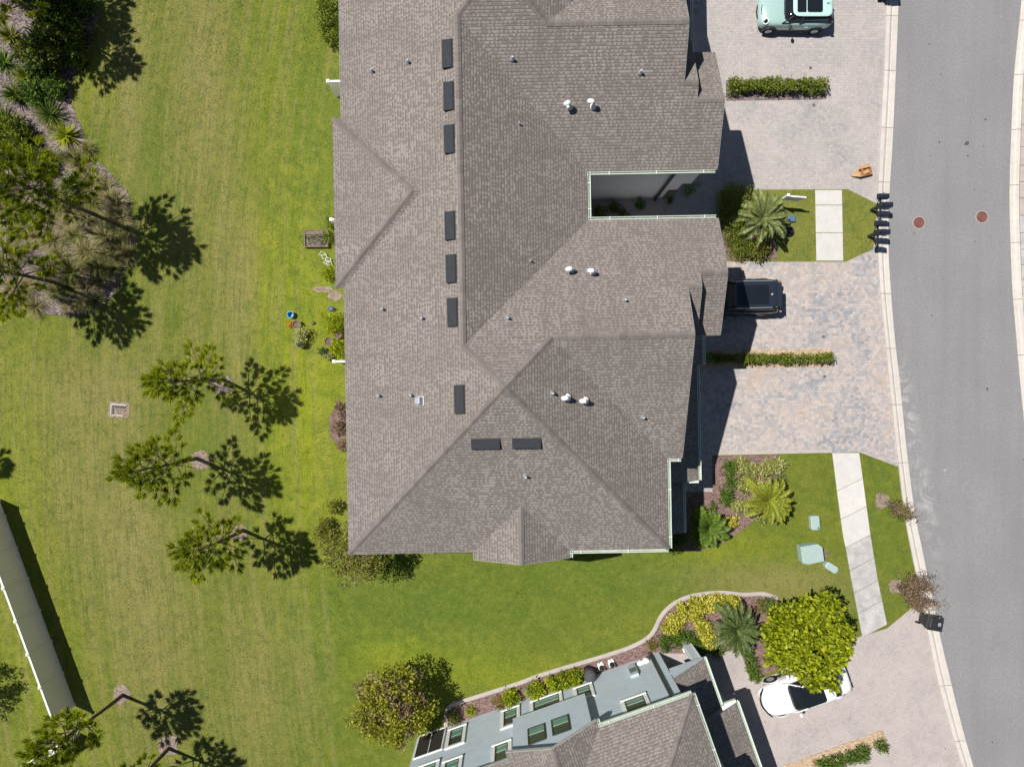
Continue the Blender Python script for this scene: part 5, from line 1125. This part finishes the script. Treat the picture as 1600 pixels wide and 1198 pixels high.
b = MB(); b.tube([(2.16, -.55, .60), (2.30, -.2, .57), (2.32, 0, .57), (2.30, .2, .57), (2.16, .55, .60)], .06, 6); b.build('front_intake', M_BLACKP, t, True)

# ------------------------------------------------------------------ bins, boxes, post
def cart(x, y, rz, label, g=None):
    t = thing('wheeled_bin', (x, y, .03), label, 'bin', g, rz)
    b = MB(); b.add([(-.24, -.22, .06), (.24, -.22, .06), (.24, .22, .06), (-.24, .22, .06), (-.36, -.30, .98), (.33, -.30, .98), (.33, .30, .98), (-.36, .30, .98)], [(3, 2, 1, 0), (4, 5, 6, 7), (0, 1, 5, 4), (1, 2, 6, 5), (2, 3, 7, 6), (3, 0, 4, 7)]); bevel(b.build('tub', M_BLACKP, t), .03)
    b = MB(); b.box((-.34, -.33, .98), (.37, .33, 1.03)); b.box((-.26, -.24, 1.03), (.29, .24, 1.07), taper=.85); li = bevel(b.build('lid', M_BLACKP, t), .02)
    b = MB(); b.box((.10, -.08, 1.071), (.24, .08, 1.074)); b.build('lid_label', M_PIPE, li)
    b = MB(); b.tube([(-.34, -.26, .96), (-.46, -.26, .99), (-.46, .26, .99), (-.34, .26, .96)], .018, 6); b.build('handle', M_BLACKP, t)
    for s in (-1, 1):
        b = MB(); b.lathe([(.03, -.03), (.12, -.03), (.12, .03), (.03, .03)], n=14); w = b.build('wheel', M_RUBBER, t); w.rotation_euler = (math.pi / 2, 0, 0); w.location = (-.27, s * .27, .12)
    return t
c0 = P(1442, 963); o = cart(c0.x, c0.y, R(-10), 'black wheeled bin standing on the kerb below the brown sapling'); o.scale = (1.12, 1.12, 1.05)
c0 = P(1380, -6); cart(c0.x, c0.y, R(5), 'black wheeled bin on the kerb at the top edge of the picture')
# blue recycling tub
p = P(1428, 934); t = thing('recycling_tub', (p.x, p.y, .03), 'open blue recycling tub with something white inside, under the sapling', 'recycling bin', rz=R(-20))
BLUE = simple('blue_plastic', (.02, .05, .30), .5); b = MB()
for a, c in (((-.25, -.2), (.25, -.17)), ((-.25, .17), (.25, .2)), ((-.25, -.17), (-.22, .17)), ((.22, -.17), (.25, .17))): b.box((a[0], a[1], .02), (c[0], c[1], .36))
b.box((-.22, -.17, .02), (.22, .17, .05)); b.build('tub', BLUE, t); b = MB(); b.box((-.17, -.12, .05), (.12, .14, .27), rz=.3); bevel(b.build('contents', M_WHITE, t), .03)
# green utility cabinets
GRN = simple('pale_green_enamel', (.33, .43, .40), .45, .4, var=.05)
p = P(1261, 861); t = thing('transformer_box', (p.x, p.y, 0), 'big pale green transformer cabinet on the lawn, largest of the three utility boxes', 'utility box', rz=R(8))
b = MB(); b.box((-.50, -.38, 0), (.5, .40, .07)); b.build('pad', M_EDGE, t)
b = MB(); q = [(-.55, -.40), (-.25, -.48), (.55, -.42), (.55, .30), (.35, .48), (-.55, .46)]; b.prism(q, .07, .62); b.prism([(x * 1.03, y * 1.03) for x, y in q], .62, .70); bevel(b.build('cabinet', GRN, t), .03)
b = MB(); b.box((-.02, -.50, .14), (.02, -.47, .6)); b.build('door_seam', M_BLACKP, t)
p = P(1270, 815); t = thing('cable_pedestal', (p.x, p.y, 0), 'small upright pale green pedestal above the transformer cabinet', 'utility box', rz=R(4))
b = MB(); b.prism([(x, y) for x, y, z in rrect(-.24, .24, .38, 0, .5, 0, 0)], 0, .35); o = bevel(b.build('cover', GRN, t), .05); b = MB(); b.lathe([(.04, 0), (.04, .02)], (.12, -.26, .35), 10); b.build('lock', M_BLACKP, t)
p = P(1295, 884); t = thing('cable_pedestal', (p.x, p.y, 0), 'small slanted pale green pedestal at the lower right of the transformer', 'utility box', rz=R(-32))
b = MB(); b.prism([(x, y) for x, y, z in rrect(-.36, .36, .2, 0, .7, 0, 0)], 0, .38); bevel(b.build('cover', GRN, t), .05); b = MB(); b.box((-.3, -.012, .381), (.1, .012, .40)); b.build('ridge', GRN, t)
p = P(1289, 865); b = MB(); b.lathe([(.20, 0), (.20, .03), (.16, .05), (.02, .055)], n=16); tag(b.build('valve_cover', M_STONE, None, loc=(p.x, p.y, 0)), 'round brown valve cover in the grass beside the transformer', 'valve cover')
# manholes
MHM = simple('rusty_iron', (.17, .075, .06), .8, .3, var=.25, scale=8, bump=.6)
for x, y, w in ((1435.5, 348, 'rust-red manhole cover nearer the mailboxes'), (1534, 339, 'rust-red manhole cover nearer the far kerb')):
    p = P(x, y); t = thing('manhole', (p.x, p.y, .01), w, 'manhole'); b = MB(); b.lathe([(.335, 0), (.335, .006), (.31, .008)], n=32); b.build('collar', M_EDGE, t)
    b = MB(); b.lathe([(.30, 0), (.30, .012)], n=32)
    for r_ in (.08, .16, .24): b.tube([(r_ * math.cos(a * .3927), r_ * math.sin(a * .3927), .014) for a in range(17)], .010, 4)
    b.build('cover', MHM, t)
# clean-out caps in the drives
for x, y, w in ((1266, 107, 'small dark cap in the drive above the upper hedge'), (1271, 165, 'small dark cap in the drive below the upper hedge'), (1286, 526, 'small dark cap in the drive above the lower hedge'), (1288, 588, 'small dark cap in the drive below the lower hedge')):
    p = P(x, y); b = MB(); b.lathe([(.085, 0), (.085, .015), (.05, .02)], n=14); tag(b.build('cleanout_cap', M_STONE, None, loc=(p.x, p.y, .03)), w, 'drain cap')
# mailbox stands
def stand(x, y, label):
    t = thing('mailbox_stand', P(x, y), label, 'mailboxes'); z = 1.05
    b = MB(); b.box((-.06, -.06, 0), (.06, .06, z + .30)); b.add([(-.07, -.07, z + .30), (.07, -.07, z + .30), (.07, .07, z + .30), (-.07, .07, z + .30), (0, 0, z + .42)], [(0, 1, 4), (1, 2, 4), (2, 3, 4), (3, 0, 4)]); b.build('post', M_NAVY, t)
    b = MB(); b.box((-.04, -.55, z - .08), (.04, .55, z)); b.box((0, -.04, z - .08), (.30, .04, z)); b.build('crossbeam', M_NAVY, t)
    for s in (-1, 1): b = MB(); b.tube([(0, 0, .5), (0, s * .42, z - .08)], .03, 6); b.build('brace', M_NAVY, t)
    for k, (yy, zz, xx) in enumerate(((.44, z, .10), (0, z + .02, .28), (-.46, z, .12))):
        b = MB(); prof = [(-.11, 0), (.11, 0), (.11, .13)] + [(.11 * math.cos(R(a)), .13 + .11 * math.sin(R(a))) for a in (30, 60, 90, 120, 150)] + [(-.11, .13)]
        n_ = len(prof); b.add([(-.26, y, z_) for y, z_ in prof] + [(.26, y, z_) for y, z_ in prof], [tuple(range(n_))[::-1], tuple(range(n_, 2 * n_))] + [(i, (i + 1) % n_, n_ + (i + 1) % n_, n_ + i) for i in range(n_)])
        m = b.build('mailbox', M_NAVY, t); m.location = (xx - .05, yy, zz); m.scale = (1., 1.3, 1.15); b = MB(); b.box((.262, -.10, .02), (.275, .10, .20)); b.build('door', M_NAVY, m)
        b = MB(); b.box((-.05, .112, .10), (-.03, .125, .22)); b.box((-.05, .112, .20), (.04, .125, .26)); b.build('flag', M_PIPE, m)
stand(1360, 329, 'upper stand of three dark mailboxes on the grass verge')
stand(1356, 370, 'lower stand of three dark mailboxes on the grass verge')
# cardboard box, open
p = P(1347, 271); CB = simple('cardboard', (.46, .27, .13), .9, .1, var=.15, scale=5); t = thing('cardboard_box', (p.x, p.y, .03), 'crumpled open cardboard box lying on the upper drive near the kerb', 'box', rz=R(14)); b = MB()
b.box((-.30, -.19, 0), (.36, .19, .03)); b.box((-.30, -.20, 0), (.36, -.18, .26)); b.box((-.30, .18, 0), (.36, .20, .26)); b.box((.35, -.18, 0), (.37, .18, .30)); b.box((-.10, -.18, 0), (-.08, .18, .30)); b.build('carton', CB, t)
b = MB(); b.add([(-.30, -.19, .26), (-.30, .19, .26), (-.62, .02, .08), (-.62, -.04, .08), (-.30, -.19, .245), (-.30, .19, .245), (-.62, .02, .065), (-.62, -.04, .065)], [(0, 1, 2, 3), (7, 6, 5, 4), (0, 4, 5, 1), (1, 5, 6, 2), (2, 6, 7, 3), (3, 7, 4, 0)])
b.box((-.20, .19, .26), (.30, .36, .275)); b.box((-.05, -.10, .10), (.26, .10, .22), rz=.2); b.build('flap', CB, t)
# sale sign
p = P(1211, 319); t = thing('yard_sign', (p.x, p.y, .045), 'white yard sign post with a hanging panel beside the date palm', 'sign', rz=R(-4)); b = MB(); b.box((-.05, -.05, 0), (.05, .05, 1.75)); b.box((.05, -.035, 1.52), (.98, .035, 1.60)); b.box((-.07, -.07, 1.75), (.07, .07, 1.80)); b.build('post', M_WHITE, t)
b = MB(); b.box((.15, -.012, .85), (.92, .012, 1.42)); b.build('panel', M_WALL, t); b = MB()
for x in (.25, .82): b.box((x - .006, -.004, 1.42), (x + .006, .004, 1.53))
b.build('chain', M_PIPE, t)
p = P(1235, 343); b = MB(); b.box((-.2, -.16, 0), (.2, .16, .16)); tag(bevel(b.build('irrigation_box', simple('blue_grey_plastic', (.08, .14, .26), .5), None, loc=(p.x, p.y, .04)), .03), 'small blue-grey box in the grass right of the date palm', 'utility box')
p = P(1230, 362); b = MB(); b.lathe([(.22, 0), (.25, .2), (.26, .22), (.2, .22), (.18, .08)], n=14); tag(b.build('plant_pot', M_NAVY, None, loc=(p.x, p.y, .04)), 'dark blue pot in the shade of the date palm', 'pot')

# ------------------------------------------------------------------ garden things
TERR = simple('brown_clay', (.20, .12, .09), .8); GREYP = simple('grey_glaze', (.20, .19, .19), .5)
def pot(x, y, r, h, mat, label, plant=None, pr=.3):
    p = P(x, y); t = thing('plant_pot', (p.x, p.y, 0), label, 'pot'); b = MB(); b.lathe([(r * .7, 0), (r, h), (r * 1.08, h), (r * 1.08, h + .03), (r * .9, h + .03), (r * .85, h - .05)], n=16); b.build('pot', mat, t, False)
    b = MB(); b.lathe([(r * .86, h - .06), (r * .86, h - .045)], n=14); b.build('soil', M_STONE, t)
    if plant: me = shrub_mesh('plant', pr, pr, pr * .8, plant, ln=.1, wd=.05); link('plant', me, t, (0, 0, h))
    return t
pot(474, 522, .2, .3, TERR, 'pot with a round yellow-green bush casting a shadow on the lawn', G_VARI, .36)
pot(466, 508, .22, .28, TERR, 'brown pot right of the yellow flowers'); pot(471, 537, .22, .3, GREYP, 'grey pot below the yellow-green bush', G_PALM, .18)
pot(516, 534, .22, .3, TERR, 'brown pot nearer the wall with a white rim', None); pot(530, 523, .2, .3, TERR, 'brown pot touching the wall under the green bush'); pot(506, 549, .2, .25, GREYP, 'dark pot left of the white divider', G_MID, .2); pot(514, 556, .18, .25, GREYP, 'small pot just above the white divider', G_VARI, .2)
shrub('flower_bush', 456, 507, .16, .25, G_ORANGE, 'small yellow-orange flowers left of the brown pot', cat='flowers', ln=.08, wd=.06)
p = P(456, 492); t = thing('bucket', (p.x, p.y, 0), 'bright blue plastic bucket on the lawn above the pots', 'bucket'); b = MB(); b.lathe([(.12, 0), (.17, .26), (.18, .28), (.155, .28), (.12, .04)], n=18); b.build('pail', simple('bright_blue_plastic', (.01, .32, .62), .4), t); b = MB(); b.tube([(-.17, 0, .27), (-.13, .1, .33), (0, .15, .34), (.13, .1, .33), (.17, 0, .27)], .008, 5); b.build('handle', M_PIPE, t)
p = P(518, 483); t = thing('watering_can', (p.x, p.y, 0), 'slate-blue watering can near the brown bare patch', 'watering can'); b = MB(); b.lathe([(.14, 0), (.15, .22), (.10, .26), (.07, .24)], n=16); b.build('can', simple('slate_blue', (.09, .12, .20), .5), t); b = MB(); b.tube([(.12, 0, .08), (.28, .05, .26)], [.025, .015], 6); b.build('spout', GREYP, t); b = MB(); b.tube([(-.13, 0, .08), (-.24, 0, .18), (-.1, 0, .27)], .012, 6); b.build('handle', GREYP, t)
p = P(490, 505); b = MB(); b.box((-.09, -.07, 0), (.09, .07, .12), rz=.5); tag(bevel(b.build('stepping_block', M_BLACKP, None, loc=(p.x, p.y, 0)), .03), 'small black box alone on the lawn between the pots', 'box')
# raised planter with boards
p = P(496, 374); t = thing('raised_planter', (p.x, p.y, 0), 'weathered wooden planter box with sparse green plants by the wall', 'planter'); WD = simple('weathered_wood', (.20, .155, .125), .9, .1, var=.3, scale=7)
for z in (0, .13):
    for a, c in (((-.62, -.45), (.62, -.41)), ((-.62, .41), (.62, .45)), ((-.62, -.41), (-.58, .41)), ((.58, -.41), (.62, .41))): b = MB(); b.box((a[0], a[1], z), (c[0], c[1], z + .125)); b.build('plank', WD, t)
b = MB(); b.box((-.58, -.41, 0), (.58, .41, .17)); b.build('soil', M_STRAW, t); link('plant', shrub_mesh('plant', .5, .34, .16, G_MID, .35, ln=.1, wd=.04, extra=G_RUST), t, (0, 0, .1)); b = MB(); b.box((-.6, .2, .17), (.6, .42, .22)); b.build('ledge', WD, t)
p = P(505, 398); t = thing('plant_rack', (p.x, p.y, 0), 'tangle of thin white wire plant supports between planter and wall', 'plant rack')
for k, (dx, dy, a_) in enumerate(((0, 0, .2), (.12, -.14, 1.1), (.30, -.30, .5), (.22, -.42, 1.9), (.36, -.5, .9))):
    b = MB(); q = [(dx + .16 * math.cos(a_ + w_), dy + .13 * math.sin(a_ + w_), .12 + .1 * (w_ % 2)) for w_ in (0, 1.57, 3.14, 4.71, 6.28)]; b.tube(q, .017, 5); b.tube([q[0], (q[0][0], q[0][1], 0)], .014, 5); b.tube([q[2], (q[2][0], q[2][1], 0)], .014, 5); b.build('hoop', M_WHITE, t)
# square valve box in the lawn
p = P(186, 640); t = thing('valve_box', (p.x, p.y, 0), 'square irrigation valve box with dark slots, flush in the open lawn', 'valve box', rz=R(-4)); b = MB()
b.box((-.55, -.42, -.02), (.55, .42, .012)); b.build('sand', M_BROWN, t); b = MB()
b.box((-.42, .22, 0), (.40, .32, .05)); b.box((-.45, -.30, 0), (-.37, .22, .05)); b.box((-.37, -.33, 0), (.25, -.26, .04)); b.build('rim', M_EDGE, t)
for k in range(8): b = MB(); b.box((-.36 + k * .09, .10 + .02 * math.sin(k * 2), .0), (-.30 + k * .09, .21, .06)); b.build('slot', M_BLACKP, t)
for k in range(3): b = MB(); b.box((-.36, -.24 + k * .11, .0), (-.28, -.17 + k * .11, .06)); b.build('slot', M_BLACKP, t)
# along the blue-grey house
p = P(920, 1047); t = thing('covered_grill', (p.x, p.y, 0), 'dark covered round grill by the blue-grey wall', 'grill'); b = MB(); b.lathe([(.30, 0), (.32, .55), (.34, .75), (.24, .92), (.03, .97)], n=18); b.build('cover', simple('charcoal_cloth', (.07, .07, .075), .9), t, True); b = MB(); b.lathe([(.34, .60), (.35, .62)], n=18); b.build('strap', M_BLACKP, t)
def acu(x, y, label):
    p = P(x, y); t = thing('garden_statue', (p.x, p.y, 0), label, 'ornament', rz=R(20)); b = MB(); b.box((-.16, -.14, 0), (.16, .14, .14)); b.build('base', M_WHITE, t)
    b = MB(); b.lathe([(.10, .14), (.13, .25), (.10, .40), (.04, .44), (.07, .50), (.075, .56), (.03, .62)], n=12); b.build('figure', M_BLACKP, t, True)
    b = MB(); b.lathe([(.05, 0), (.06, .04), (.02, .06)], (-.08, .16, .02), 8); b.lathe([(.05, 0), (.06, .04), (.02, .06)], (.08, .16, .02), 8); b.build('foot', M_WHITE, t); return t
acu(939, 1040, 'black and white ornament next to the covered grill'); acu(955, 1035, 'black and white ornament further right along the mulch')
for x, y, w in ((998, 1030, 'round white meter left of the pair by the downspout'), (1006, 1026, 'round white meter nearer the downspout')):
    p = P(x, y); t = thing('gas_meter', (p.x, p.y, 0), w, 'meter'); b = MB(); b.lathe([(.16, .45), (.2, .5), (.2, .7), (.12, .78)], n=14); b.build('body', M_PVC, t, True); b = MB(); b.tube([(0, 0, 0), (0, 0, .46)], .03, 8); b.build('pipe', M_PIPE, t)
